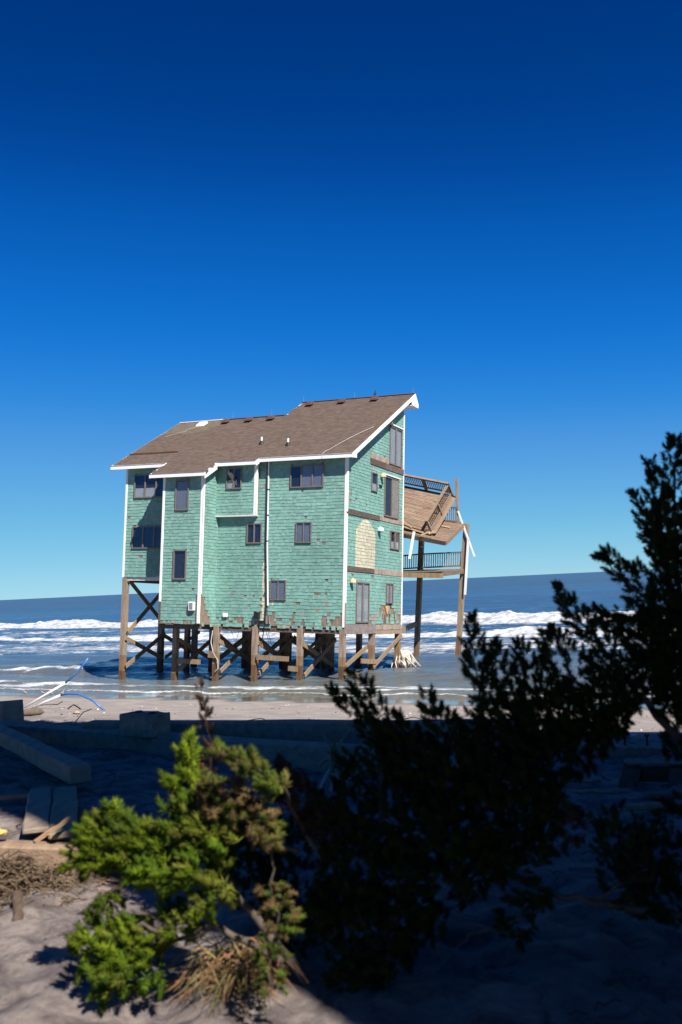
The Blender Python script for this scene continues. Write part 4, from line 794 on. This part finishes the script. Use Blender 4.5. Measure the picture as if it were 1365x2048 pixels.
timber('thin_board', (-4.2, 8.55, 2.80), (-2.72, 8.86, 2.80), .10, .03, 'thin bright strip of board at the left edge half in shade', 'board', c=(1.5, 1.1, .75), seed=10)
timber('splinter_stick', (-2.13, 6.72, 2.90), (-1.95, 7.0, 3.0), .025, .02, 'small pale splinter of wood lying over the brown boards', 'stick', c=(1.3, 1, .75), bev=0, seed=11)
timber('wood_scrap', (-1.93, 5.75, 2.86), (-1.80, 5.38, 2.80), .055, .04, 'dark red-brown wood scrap poking out under the dry seaweed', 'wood scrap', c=(.35, .30, .27), seed=12)
blob('foam_chunk', (-2.50, 7.05, 2.90), (.09, .045, .025), 'foamstuff', 2, .35, (20, 10), 'yellow chunk of foam lying on the brown board', 'foam')
timber('bolted_timber', (1.75, 11.2, 2.60), (3.38, 10.72, 2.56), .22, .13, 'timber with two upright bolts lying in shade at the right', seed=13)
bt = bpy.data.objects['bolted_timber']
for dx, h_ in ((1.18, .11), (1.40, .13)):
    mb = MB(); mb.tube([(dx, -.29 * dx, .0), (dx, -.29 * dx, h_), (dx, -.29 * dx, h_ + .001), (dx, -.29 * dx, h_ + .03)], [.014, .014, .03, .03], 8); mb.build('bolt', M['black'], bt)
e = empty('broken_steps', 'dark broken wooden steps lying on their side at the right edge', 'steps', None, (2.7, 8.9, 2.63)); e.scale = (1, 1, .58)
def epart(name, p, q, wd, th, up=(0, 0, 1), m='beam', c=(1, 1, 1)): mb = MB(); mb.bar(p, q, wd, th, up, c); return mb.build(name, M[m], e, bevel=.006)
epart('tread', (-.27, .15, .30), (.9, -.05, .27), .26, .035, c=(.6, .6, .6)); epart('tread', (-.2, .05, .14), (.95, -.12, .12), .05, .22, c=(.25, .22, .2))
epart('stringer', (-.22, .1, .28), (-.34, -.12, -.02), .06, .16, (1, 0, 0), c=(.4, .36, .33)); epart('stringer', (.20, .05, .26), (.02, -.36, -.04), .06, .18, (1, 0, 0), c=(.4, .36, .33)); epart('stringer', (.7, .0, .26), (.6, -.36, -.04), .06, .18, (1, 0, 0), c=(.3, .27, .25))
timber('narrow_plank', (1.70, 8.95, 2.70), (2.16, 8.82, 2.70), .12, .03, 'small narrow plank left of the broken steps', 'plank', seed=15)
timber('thin_batten', (1.75, 8.45, 2.70), (2.14, 8.34, 2.70), .05, .03, 'thin batten lying below the narrow plank', 'batten', seed=16)
timber('long_batten', (1.98, 7.5, 2.76), (4.2, 7.6, 2.76), .06, .05, 'long pale batten running out of the right edge in shade', 'batten', seed=17)
timber('rough_board', (2.3, 8.0, 2.73), (2.9, 8.02, 2.72), .10, .05, 'rough dark board beside the long pale batten', 'board', c=(.6, .55, .5), seed=18)
blob('plastic_bag', (3.78, 13.9, 2.24), (.13, .08, .05), 'plastic', 6, .5, (20, 12), 'crumpled clear plastic bag on shaded sand near the bolted timber', 'bag')
r = random.Random(11)
# loose twigs and wrack in the shade
mb = MB()
for k in range(170):
    x = r.uniform(-4, 3.5); y = r.uniform(6.5, 13); z = float(gz(x, y)) + .01; a = r.uniform(0, 6.3); l = r.uniform(.04, .22)
    mb.tube([(x, y, z), (x + l * .5 * math.cos(a), y + l * .5 * math.sin(a), z + .03), (x + l * math.cos(a + .4), y + l * math.sin(a + .4), z)], .005, 4)
for k in range(260):
    y = r.uniform(3.9, 6.8); x = r.uniform(-.42, .3) * y; z = float(gz(x, y)) + .015; a = r.uniform(0, 6.3); l = r.uniform(.015, .12)
    mb.tube([(x, y, z), (x + l * .5 * math.cos(a), y + l * .5 * math.sin(a), z + .02), (x + l * math.cos(a + .3), y + l * math.sin(a + .3), z)], .0035, 4, r.choice(((1, 1, 1), (2.4, 2.2, 2), (.5, .5, .5))))
tag(mb.build('twig_litter', M['weed'], None), 'bits of twig and wrack strewn on the shaded sand', kind='stuff')
# seaweed clump
mb = MB()
for k in range(900):
    a = r.uniform(0, 6.3); q = abs(r.gauss(0, .22)); x = -2.05 + q * math.cos(a) * 1.3; y = 6.0 + q * math.sin(a) * .8; z = 2.80 + max(0, .20 - q * .5) * r.random(); b = r.uniform(0, 6.3); l = r.uniform(.03, .09)
    mb.tube([(x, y, z), (x + l * math.cos(b), y + l * math.sin(b), z + r.uniform(-.01, .04)), (x + 1.7 * l * math.cos(b + .7), y + 1.7 * l * math.sin(b + .7), z + r.uniform(-.02, .02))], [.005, .004, .002], 4, (r.uniform(.6, 1.6),) * 3)
tag(mb.build('seaweed_clump', M['weed'], None), 'tangled clump of dry brown wrack at the lower left edge', 'seaweed')
# dry grass
mb = MB()
for k in range(300):
    x0 = r.gauss(-.52, .07); y0 = r.gauss(4.42, .08); a = r.gauss(-1.9, .8); l = r.uniform(.12, .40); h_ = r.uniform(.05, .20)
    pts = [(x0, y0, 2.80)]; 
    for t in (.3, .6, .85, 1): pts.append((x0 + math.cos(a) * l * t * t * .9, y0 + math.sin(a) * l * t * t * .9, 2.80 + h_ * math.sin(min(t, 1) * 2.5) + .01))
    mb.tube(pts, [.0035, .003, .0028, .002, .0008], 3, (r.uniform(.7, 1.3), r.uniform(.7, 1.2), r.uniform(.6, 1.1)))
tag(mb.build('dry_grass', M['straw'], None), 'dry straw coloured grass tuft under the green bush', 'grass tuft')
# yucca
e = empty('yucca_plant', 'small ragged yucca with drooping dead leaves in front of the long timber', 'yucca', None, (-.16, 8.85, 2.70))
for k in range(34):
    a = k * 2.399; el = .9 - .055 * k; l = r.uniform(.28, .42); d = V(math.cos(a), math.sin(a), 0); mb = MB(); n_ = 5; pts = []; z0 = .34 - .005 * k
    for i in range(n_ + 1):
        t = i / n_; droop = (k / 34) * 1.1 * t * t
        pc = d * (l * t * math.cos(el * .9)) * .8 + V(0, 0, z0 + l * t * math.sin(el) - droop * l); wv = .016 * (1 - t) ** .6 + .002; s_ = V(-d[1], d[0], 0)
        pts += [pc - s_ * wv, pc + s_ * wv + V(0, 0, .004)]
    fs = [(2 * i, 2 * i + 1, 2 * i + 3, 2 * i + 2) for i in range(n_)]
    mb.add(pts, fs, (.16, .2, .1) if k < 16 else (.42, .38, .32)); mb.build('yucca_leaf', M['leaf'], e)
mb = MB(); mb.tube([(0, 0, -.03), (.01, 0, .2), (0, .02, .36)], [.04, .035, .03], 8); mb.build('stem', M['bark'], e)

# ---------------------------------------------------------- conifers
def tuft_template(n, spread, seed):
    q = random.Random(seed); V_ = []; F_ = []; C_ = []
    for k in range(n):
        h = (k + .5) / n; az = k * 2.4 + q.uniform(-.4, .4); tilt = spread * (1 - h * .65) * q.uniform(.6, 1.15)
        base = V(0, 0, .62 * h) ; d = V(math.sin(tilt) * math.cos(az), math.sin(tilt) * math.sin(az), math.cos(tilt)); l = q.uniform(.34, .55) * (1.0 - .35 * h); w_ = .040 * q.uniform(.8, 1.25)
        s1 = np.cross(d, V(.3, .5, .8)); s1 /= np.linalg.norm(s1); s2 = np.cross(d, s1); b = len(V_)
        mid = base + d * l * .15
        for j in range(3): t = 2.094 * j; V_.append(mid + (s1 * math.cos(t) + s2 * math.sin(t)) * w_)
        V_.append(base + d * l)
        for j in range(3): F_ += [(b + 3, b + j, b + (j + 1) % 3)]
        kk = q.uniform(.75, 1.25); C_ += [kk] * 4
    return np.array(V_), np.array(F_), np.array(C_)
TT = [tuft_template(42, 1.3, s) for s in range(5)]
def crown(name, tufts, parent, m='leaf'):
    vv, ff, cc = [], [], []; n = 0; q = np.random.default_rng(3)
    for (p, d, s, col) in tufts:
        Vt, Ft, Ct = TT[q.integers(5)]; d = d / np.linalg.norm(d); a = np.cross(d, V(.2, .9, .35)); a /= np.linalg.norm(a); b = np.cross(d, a); t = q.uniform(0, 6.3)
        a2 = a * math.cos(t) + b * math.sin(t); b2 = np.cross(d, a2)
        vv.append((Vt * s) @ np.stack([a2, b2, d]) + p); ff.append(Ft + n); cc.append(Ct[:, None] * col[None, :]); n += len(Vt)
    vv = np.concatenate(vv); ff = np.concatenate(ff); cc = np.concatenate(cc)
    me = bpy.data.meshes.new(name); me.vertices.add(len(vv)); me.vertices.foreach_set('co', vv.astype(np.float32).ravel()); me.loops.add(ff.size); me.loops.foreach_set('vertex_index', ff.ravel().astype(np.int32))
    me.polygons.add(len(ff)); me.polygons.foreach_set('loop_start', (np.arange(len(ff)) * 3).astype(np.int32)); me.update(calc_edges=True)
    ca = me.color_attributes.new('Col', 'FLOAT_COLOR', 'POINT'); ca.data.foreach_set('color', np.concatenate([cc, np.ones((len(cc), 1))], 1).astype(np.float32).ravel())
    me.materials.append(M[m]); o = bpy.data.objects.new(name, me); COL.objects.link(o); o.parent = parent; return o
DK = 3.0
def limb_tufts(pts, rad, dens, size, col, seed, up=.5, jit=.15):
    """scatter tufts round a limb polyline; rad per point"""
    q = np.random.default_rng(seed); out_ = []; pts = [V(*p) for p in pts]
    for i in range(len(pts) - 1):
        L_ = np.linalg.norm(pts[i + 1] - pts[i]); rm = (rad[i] + rad[i + 1]) / 2; n = max(1, int(dens * DK * L_ * (rm + .03) * 100))
        ax = (pts[i + 1] - pts[i]) / L_
        for k in range(n):
            t = q.random(); r_ = rad[i] * (1 - t) + rad[i + 1] * t; c = pts[i] * (1 - t) + pts[i + 1] * t
            o_ = q.normal(size=3); o_ -= ax * (o_ @ ax); o_ /= np.linalg.norm(o_); rr3 = r_ * q.random() ** .5
            d = ax * up + o_ * .75 + V(0, 0, .25) + q.normal(size=3) * jit
            cv = np.array(col[q.integers(len(col))] if q.random() < .6 else col[seed % len(col)]) * q.uniform(.65, 1.3)
            out_.append((c + o_ * rr3, d, size * q.uniform(.7, 1.3), cv))
    return out_
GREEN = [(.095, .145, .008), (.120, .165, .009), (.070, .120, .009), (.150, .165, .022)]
SHADEG = [(.026, .050, .008), (.032, .058, .009), (.020, .040, .007), (.042, .048, .012)]  # foliage shade put into the colour, the darker twin of GREEN
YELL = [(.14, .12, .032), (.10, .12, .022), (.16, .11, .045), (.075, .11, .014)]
BROWN = [(.12, .065, .035), (.09, .055, .03), (.06, .055, .025)]
# @LIMBS
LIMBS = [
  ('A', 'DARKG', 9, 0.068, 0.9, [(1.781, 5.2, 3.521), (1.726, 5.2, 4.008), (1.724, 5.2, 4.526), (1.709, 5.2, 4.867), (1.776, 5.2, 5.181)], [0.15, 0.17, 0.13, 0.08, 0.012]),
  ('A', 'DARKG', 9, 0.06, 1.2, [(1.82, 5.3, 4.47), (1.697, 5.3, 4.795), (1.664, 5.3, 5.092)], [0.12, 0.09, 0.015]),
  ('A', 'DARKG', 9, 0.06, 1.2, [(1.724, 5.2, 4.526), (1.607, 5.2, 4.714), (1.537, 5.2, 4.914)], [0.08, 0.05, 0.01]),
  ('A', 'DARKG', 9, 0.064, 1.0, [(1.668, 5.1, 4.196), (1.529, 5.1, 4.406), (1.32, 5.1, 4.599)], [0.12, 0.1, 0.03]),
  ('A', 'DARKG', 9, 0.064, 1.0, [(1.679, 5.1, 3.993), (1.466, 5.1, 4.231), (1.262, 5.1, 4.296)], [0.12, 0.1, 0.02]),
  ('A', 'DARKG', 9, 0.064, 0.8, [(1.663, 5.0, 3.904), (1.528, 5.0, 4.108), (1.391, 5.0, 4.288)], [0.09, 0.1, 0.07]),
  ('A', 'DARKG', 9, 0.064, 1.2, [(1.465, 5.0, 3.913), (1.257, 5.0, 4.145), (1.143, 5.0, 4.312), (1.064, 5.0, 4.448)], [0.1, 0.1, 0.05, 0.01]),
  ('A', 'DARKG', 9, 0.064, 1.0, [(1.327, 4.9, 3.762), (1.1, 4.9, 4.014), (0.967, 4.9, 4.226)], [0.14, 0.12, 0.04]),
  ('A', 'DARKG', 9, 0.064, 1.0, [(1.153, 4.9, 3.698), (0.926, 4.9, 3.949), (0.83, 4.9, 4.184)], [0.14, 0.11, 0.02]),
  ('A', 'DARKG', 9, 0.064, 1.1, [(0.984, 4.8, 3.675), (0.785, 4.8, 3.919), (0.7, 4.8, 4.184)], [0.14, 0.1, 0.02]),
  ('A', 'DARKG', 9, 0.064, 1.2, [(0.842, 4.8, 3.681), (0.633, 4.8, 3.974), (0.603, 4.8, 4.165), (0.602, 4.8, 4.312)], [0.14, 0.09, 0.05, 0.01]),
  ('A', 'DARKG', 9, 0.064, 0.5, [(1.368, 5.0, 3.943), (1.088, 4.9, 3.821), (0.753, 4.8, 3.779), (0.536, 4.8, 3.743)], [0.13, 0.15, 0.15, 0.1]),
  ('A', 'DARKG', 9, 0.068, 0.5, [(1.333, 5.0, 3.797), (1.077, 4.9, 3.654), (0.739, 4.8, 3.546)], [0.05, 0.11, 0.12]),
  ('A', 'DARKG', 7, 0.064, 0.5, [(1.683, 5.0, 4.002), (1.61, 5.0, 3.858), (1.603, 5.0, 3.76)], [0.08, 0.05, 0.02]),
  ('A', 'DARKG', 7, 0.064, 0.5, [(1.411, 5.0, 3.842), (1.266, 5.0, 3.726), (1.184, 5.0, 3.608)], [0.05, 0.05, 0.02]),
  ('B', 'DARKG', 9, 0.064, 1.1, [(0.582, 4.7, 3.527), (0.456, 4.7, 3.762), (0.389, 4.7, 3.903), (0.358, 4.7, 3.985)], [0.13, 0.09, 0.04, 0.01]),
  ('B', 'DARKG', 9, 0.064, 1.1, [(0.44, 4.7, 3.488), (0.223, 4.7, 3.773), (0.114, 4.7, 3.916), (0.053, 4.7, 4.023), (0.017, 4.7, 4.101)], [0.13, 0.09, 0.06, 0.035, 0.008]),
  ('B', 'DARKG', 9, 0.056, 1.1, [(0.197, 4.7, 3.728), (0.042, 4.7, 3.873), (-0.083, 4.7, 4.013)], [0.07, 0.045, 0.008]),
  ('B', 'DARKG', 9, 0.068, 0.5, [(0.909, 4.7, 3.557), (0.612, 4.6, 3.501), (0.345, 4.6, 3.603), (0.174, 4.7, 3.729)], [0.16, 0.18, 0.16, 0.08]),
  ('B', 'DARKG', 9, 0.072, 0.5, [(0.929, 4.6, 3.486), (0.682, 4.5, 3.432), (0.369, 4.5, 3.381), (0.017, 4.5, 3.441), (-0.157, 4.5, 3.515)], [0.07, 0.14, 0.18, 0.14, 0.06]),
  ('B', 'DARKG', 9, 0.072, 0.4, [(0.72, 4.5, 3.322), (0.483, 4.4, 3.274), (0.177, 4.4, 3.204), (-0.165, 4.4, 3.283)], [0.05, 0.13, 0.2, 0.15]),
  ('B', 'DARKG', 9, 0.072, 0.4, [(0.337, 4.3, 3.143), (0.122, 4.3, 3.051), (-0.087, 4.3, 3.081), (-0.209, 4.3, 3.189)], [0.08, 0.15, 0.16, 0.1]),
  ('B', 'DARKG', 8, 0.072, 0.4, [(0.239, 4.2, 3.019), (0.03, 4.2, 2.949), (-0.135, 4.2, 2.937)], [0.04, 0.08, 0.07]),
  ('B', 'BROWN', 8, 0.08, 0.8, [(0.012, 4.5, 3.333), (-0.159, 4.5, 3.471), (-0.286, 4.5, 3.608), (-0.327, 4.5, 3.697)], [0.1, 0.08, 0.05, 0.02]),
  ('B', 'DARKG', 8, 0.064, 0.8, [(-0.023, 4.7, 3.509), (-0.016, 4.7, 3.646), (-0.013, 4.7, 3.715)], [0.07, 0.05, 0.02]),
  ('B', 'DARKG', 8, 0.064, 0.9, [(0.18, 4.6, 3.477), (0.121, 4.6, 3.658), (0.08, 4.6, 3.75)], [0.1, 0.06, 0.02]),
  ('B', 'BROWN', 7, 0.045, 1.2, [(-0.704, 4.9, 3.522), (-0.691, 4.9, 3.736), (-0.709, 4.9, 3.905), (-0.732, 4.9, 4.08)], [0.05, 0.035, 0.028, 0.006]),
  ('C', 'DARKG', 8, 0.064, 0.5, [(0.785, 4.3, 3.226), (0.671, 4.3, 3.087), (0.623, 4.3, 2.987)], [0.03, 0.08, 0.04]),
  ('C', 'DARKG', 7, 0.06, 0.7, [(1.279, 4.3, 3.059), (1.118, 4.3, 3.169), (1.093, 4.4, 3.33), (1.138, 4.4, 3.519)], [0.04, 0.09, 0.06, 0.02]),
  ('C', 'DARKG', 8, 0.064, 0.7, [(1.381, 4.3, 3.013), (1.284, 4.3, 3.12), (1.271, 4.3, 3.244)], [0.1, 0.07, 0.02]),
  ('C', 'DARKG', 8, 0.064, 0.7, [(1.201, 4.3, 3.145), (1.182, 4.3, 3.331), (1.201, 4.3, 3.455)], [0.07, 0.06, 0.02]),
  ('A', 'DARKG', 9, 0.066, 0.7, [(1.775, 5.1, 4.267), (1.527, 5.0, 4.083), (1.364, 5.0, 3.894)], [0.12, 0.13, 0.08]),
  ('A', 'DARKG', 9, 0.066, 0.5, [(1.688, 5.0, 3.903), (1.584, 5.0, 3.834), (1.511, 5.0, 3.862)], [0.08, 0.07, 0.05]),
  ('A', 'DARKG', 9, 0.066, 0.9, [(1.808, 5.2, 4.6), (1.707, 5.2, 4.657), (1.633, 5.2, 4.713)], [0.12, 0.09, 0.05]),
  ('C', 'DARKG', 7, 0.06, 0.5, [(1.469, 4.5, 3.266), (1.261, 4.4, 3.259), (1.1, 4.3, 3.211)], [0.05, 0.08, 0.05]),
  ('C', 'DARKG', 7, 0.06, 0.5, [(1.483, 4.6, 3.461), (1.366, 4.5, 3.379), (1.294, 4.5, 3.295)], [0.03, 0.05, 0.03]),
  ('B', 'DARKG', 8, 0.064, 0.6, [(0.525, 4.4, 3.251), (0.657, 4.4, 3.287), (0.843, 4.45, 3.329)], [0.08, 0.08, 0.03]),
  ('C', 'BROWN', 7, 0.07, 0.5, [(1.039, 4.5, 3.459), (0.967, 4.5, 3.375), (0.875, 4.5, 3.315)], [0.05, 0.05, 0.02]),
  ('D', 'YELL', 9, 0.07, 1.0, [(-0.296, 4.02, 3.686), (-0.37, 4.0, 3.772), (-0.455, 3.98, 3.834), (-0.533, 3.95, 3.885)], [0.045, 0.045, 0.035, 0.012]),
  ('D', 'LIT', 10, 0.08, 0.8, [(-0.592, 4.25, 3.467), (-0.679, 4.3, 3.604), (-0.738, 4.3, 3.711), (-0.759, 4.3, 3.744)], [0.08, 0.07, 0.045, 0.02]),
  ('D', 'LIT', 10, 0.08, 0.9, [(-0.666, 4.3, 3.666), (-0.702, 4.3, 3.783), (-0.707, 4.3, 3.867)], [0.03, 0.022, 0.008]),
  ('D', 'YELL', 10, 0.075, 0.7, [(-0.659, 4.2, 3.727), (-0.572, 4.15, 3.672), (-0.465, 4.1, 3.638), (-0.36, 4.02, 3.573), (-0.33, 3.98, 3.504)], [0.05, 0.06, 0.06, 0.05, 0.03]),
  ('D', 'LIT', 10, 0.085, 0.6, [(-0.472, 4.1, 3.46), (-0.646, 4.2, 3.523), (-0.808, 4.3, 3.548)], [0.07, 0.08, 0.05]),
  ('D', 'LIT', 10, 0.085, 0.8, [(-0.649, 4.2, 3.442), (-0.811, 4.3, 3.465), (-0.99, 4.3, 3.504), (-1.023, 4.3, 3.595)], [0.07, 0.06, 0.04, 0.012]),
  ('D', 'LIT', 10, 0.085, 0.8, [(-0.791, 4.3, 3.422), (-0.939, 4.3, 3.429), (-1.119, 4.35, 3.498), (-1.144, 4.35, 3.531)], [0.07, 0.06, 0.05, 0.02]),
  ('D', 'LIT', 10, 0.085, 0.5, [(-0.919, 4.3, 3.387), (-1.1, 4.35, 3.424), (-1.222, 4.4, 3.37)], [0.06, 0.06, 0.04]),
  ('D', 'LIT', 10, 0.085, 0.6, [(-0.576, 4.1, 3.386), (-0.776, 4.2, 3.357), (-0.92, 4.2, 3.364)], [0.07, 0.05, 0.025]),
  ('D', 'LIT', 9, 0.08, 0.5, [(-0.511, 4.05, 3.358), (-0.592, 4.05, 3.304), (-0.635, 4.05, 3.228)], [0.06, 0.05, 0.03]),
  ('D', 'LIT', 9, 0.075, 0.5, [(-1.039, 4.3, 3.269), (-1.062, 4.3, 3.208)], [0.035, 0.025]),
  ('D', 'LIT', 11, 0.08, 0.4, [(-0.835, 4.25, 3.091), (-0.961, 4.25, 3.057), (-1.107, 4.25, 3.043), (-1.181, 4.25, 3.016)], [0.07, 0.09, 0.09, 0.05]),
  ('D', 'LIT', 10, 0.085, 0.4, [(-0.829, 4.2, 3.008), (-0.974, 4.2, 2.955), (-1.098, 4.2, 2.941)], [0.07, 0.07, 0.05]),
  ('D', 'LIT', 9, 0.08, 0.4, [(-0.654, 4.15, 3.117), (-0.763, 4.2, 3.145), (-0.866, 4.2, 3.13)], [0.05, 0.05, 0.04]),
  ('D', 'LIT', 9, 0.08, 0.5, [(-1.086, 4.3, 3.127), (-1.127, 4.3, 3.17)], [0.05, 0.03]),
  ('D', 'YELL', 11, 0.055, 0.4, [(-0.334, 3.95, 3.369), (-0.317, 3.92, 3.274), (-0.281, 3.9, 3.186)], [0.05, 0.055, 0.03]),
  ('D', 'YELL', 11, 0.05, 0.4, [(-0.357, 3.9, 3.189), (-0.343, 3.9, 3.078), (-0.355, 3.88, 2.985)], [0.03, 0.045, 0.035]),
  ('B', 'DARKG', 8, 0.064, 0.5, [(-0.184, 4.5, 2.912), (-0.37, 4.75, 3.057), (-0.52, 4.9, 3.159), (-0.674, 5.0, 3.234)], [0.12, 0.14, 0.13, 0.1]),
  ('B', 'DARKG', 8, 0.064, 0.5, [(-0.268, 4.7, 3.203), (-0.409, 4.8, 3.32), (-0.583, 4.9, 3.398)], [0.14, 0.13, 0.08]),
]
WOOD = [
  ('A', [(2.018, 5.0, 2.419), (1.861, 5.1, 3.042), (1.781, 5.2, 3.521), (1.726, 5.2, 4.008), (1.73, 5.2, 4.604), (1.762, 5.2, 5.049)], [0.07, 0.055, 0.045, 0.03, 0.018, 0.006]),
  ('A', [(1.781, 5.2, 3.521), (1.462, 5.0, 3.864), (1.087, 4.9, 3.797), (0.652, 4.8, 3.69), (0.604, 4.8, 4.093)], [0.035, 0.03, 0.022, 0.014, 0.006]),
  ('A', [(1.462, 5.0, 3.864), (1.257, 5.0, 4.145), (1.073, 5.0, 4.403)], [0.02, 0.012, 0.005]),
  ('A', [(1.726, 5.2, 4.008), (1.526, 5.1, 4.355), (1.336, 5.1, 4.573)], [0.02, 0.012, 0.005]),
  ('B', [(0.023, 4.3, 2.76), (0.076, 4.3, 2.971), (0.221, 4.4, 3.223), (0.429, 4.6, 3.465), (0.584, 4.7, 3.572), (0.865, 4.7, 3.605)], [0.06, 0.05, 0.04, 0.03, 0.02, 0.012]),
  ('B', [(0.221, 4.4, 3.223), (0.109, 4.5, 3.502), (0.13, 4.7, 3.777), (0.027, 4.7, 4.059)], [0.03, 0.02, 0.014, 0.005]),
  ('B', [(0.076, 4.3, 2.971), (-0.08, 4.4, 3.237), (-0.247, 4.5, 3.475), (-0.3, 4.1, 3.71), (-0.518, 3.95, 3.879)], [0.03, 0.024, 0.016, 0.01, 0.005]),
  ('B', [(-0.253, 4.5, 3.345), (-0.585, 4.9, 3.351), (-0.704, 4.9, 3.522), (-0.689, 4.9, 3.784), (-0.727, 4.9, 4.075)], [0.02, 0.012, 0.01, 0.007, 0.003]),
  ('C', [(1.623, 4.4, 2.906), (1.352, 4.3, 3.045), (0.968, 4.3, 3.125), (0.821, 4.4, 3.142), (0.668, 4.5, 3.194), (0.599, 4.6, 3.28)], [0.035, 0.03, 0.026, 0.024, 0.022, 0.015]),
  ('C', [(0.968, 4.3, 3.125), (1.142, 4.3, 3.209), (1.135, 4.4, 3.477)], [0.016, 0.012, 0.005]),
  ('C', [(0.821, 4.4, 3.142), (0.713, 4.3, 3.085), (0.456, 4.3, 3.015), (0.369, 4.3, 2.958)], [0.012, 0.01, 0.008, 0.005]),
  ('D', [(-0.184, 4.3, 2.8), (-0.34, 4.25, 3.008), (-0.498, 4.25, 3.218), (-0.622, 4.3, 3.415), (-0.688, 4.3, 3.626), (-0.708, 4.3, 3.846)], [0.04, 0.034, 0.026, 0.018, 0.012, 0.004]),
  ('D', [(-0.498, 4.25, 3.218), (-0.752, 4.3, 3.338), (-1.002, 4.3, 3.432), (-1.186, 4.35, 3.396)], [0.02, 0.015, 0.01, 0.004]),
  ('D', [(-0.337, 4.2, 2.986), (-0.591, 4.15, 3.154), (-0.744, 4.2, 3.084), (-0.906, 4.2, 3.152), (-1.087, 4.25, 3.042)], [0.026, 0.022, 0.016, 0.012, 0.005]),
  ('D', [(-0.591, 4.15, 3.154), (-0.803, 4.2, 3.177), (-0.999, 4.25, 3.19), (-1.062, 4.3, 3.228)], [0.018, 0.014, 0.009, 0.004]),
  ('D', [(-0.336, 4.2, 3.026), (-0.336, 3.98, 3.37), (-0.34, 3.98, 3.504)], [0.012, 0.008, 0.004]),
  ('D', [(-0.328, 4.1, 3.061), (-0.358, 3.9, 3.171), (-0.344, 3.88, 3.003)], [0.01, 0.008, 0.004]),
]
# @END
PAL = {'DARKG': SHADEG, 'YELL': YELL, 'BROWN': BROWN, 'LIT': GREEN + GREEN + YELL[3:]}
TREES = {'A': ('cedar_tree', 'tall dark windswept cedar with a pointed spire at the right edge', 'tree'),
         'B': ('cedar_bush', 'wide dark shaded cedar bush in the middle of the foreground', 'bush'),
         'C': ('cedar_branch', 'low dark trailing cedar branch with separate sprays at the lower right', 'branch'),
         'D': ('juniper_bush', 'bright sunlit green juniper bush with yellowish tips at the lower left', 'bush')}
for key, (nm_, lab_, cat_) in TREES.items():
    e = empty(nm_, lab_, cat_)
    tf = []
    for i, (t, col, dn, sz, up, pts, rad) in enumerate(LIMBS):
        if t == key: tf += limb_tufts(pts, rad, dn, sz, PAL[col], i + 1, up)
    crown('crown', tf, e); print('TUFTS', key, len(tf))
    for j, (t, pts, rad) in enumerate(x for x in WOOD if x[0] == key):
        mb = MB(); q = []; rq = []; rj = random.Random(j)
        for i in range(len(pts) - 1):
            for k in range(4):
                u = k / 4; q.append(tuple(V(*pts[i]) * (1 - u) + V(*pts[i + 1]) * u + V(rj.uniform(-1, 1), rj.uniform(-1, 1), rj.uniform(-1, 1)) * .012)); rq.append(rad[i] * (1 - u) + rad[i + 1] * u)
        q.append(pts[-1]); rq.append(rad[-1]); mb.tube(q, [x * .62 for x in rq], 7); mb.build('trunk' if j == 0 else 'limb', M['bark'], e, smooth=True)

# ---------------------------------------------------------- the house beside the photographer (its shade falls on the foreground)
nh = empty('neighbour_house', 'tall brown sided beach house standing just right of the camera', 'house', None, (7, 2, 2.8))
fl, fr, br, bl = V(2.9, 6.4), V(14, 4.2), V(13.2, -3.4), V(2.92, -.80); zf, zb = 17.2, 16.6
def npart(name, pts, faces, m='wallside'):
    mb = MB(); mb.add([tuple(V(*p) - V(7, 2, 2.8)) for p in pts], faces); return mb.build(name, M[m], nh)
npart('wall', [(*fl, 2.4), (*fr, 2.4), (*br, 2.4), (*bl, 2.4), (*fl, zf), (*fr, zf), (*br, zb), (*bl, zb)], [(0, 4, 5, 1), (1, 5, 6, 2), (2, 6, 7, 3), (3, 7, 4, 0), (4, 7, 6, 5)])
npart('roof', [(1.4, 6.9, zf + .1), (14.6, 4.3, zf + .1), (13.8, -4.0, zb), (1.4, -1.0, zb), (1.4, 6.9, zf + .3), (14.6, 4.3, zf + .3), (13.8, -4.0, zb + .2), (1.4, -1.0, zb + .2)], [(0, 1, 2, 3), (4, 7, 6, 5), (0, 4, 5, 1), (1, 5, 6, 2), (2, 6, 7, 3), (3, 7, 4, 0)], 'roof')
for fz_ in (4.4, 7.8, 11.2):
    for ty in (.8, 3.0, 4.9):
        o = npart('window', [(2.84, ty, fz_), (2.84, ty + 1, fz_), (2.84, ty + 1, fz_ + 1.4), (2.84, ty, fz_ + 1.4), (2.92, ty, fz_), (2.92, ty + 1, fz_), (2.92, ty + 1, fz_ + 1.4), (2.92, ty, fz_ + 1.4)], [(0, 3, 2, 1), (4, 5, 6, 7), (0, 1, 5, 4), (1, 2, 6, 5), (2, 3, 7, 6), (3, 0, 4, 7)], 'trim')
        mb = MB(); mb.box((2.832 - 7, ty + .08 - 2, fz_ + .08 - 2.8), (2.838 - 7, ty + .92 - 2, fz_ + 1.32 - 2.8)); mb.build('pane', M['dark'], o)
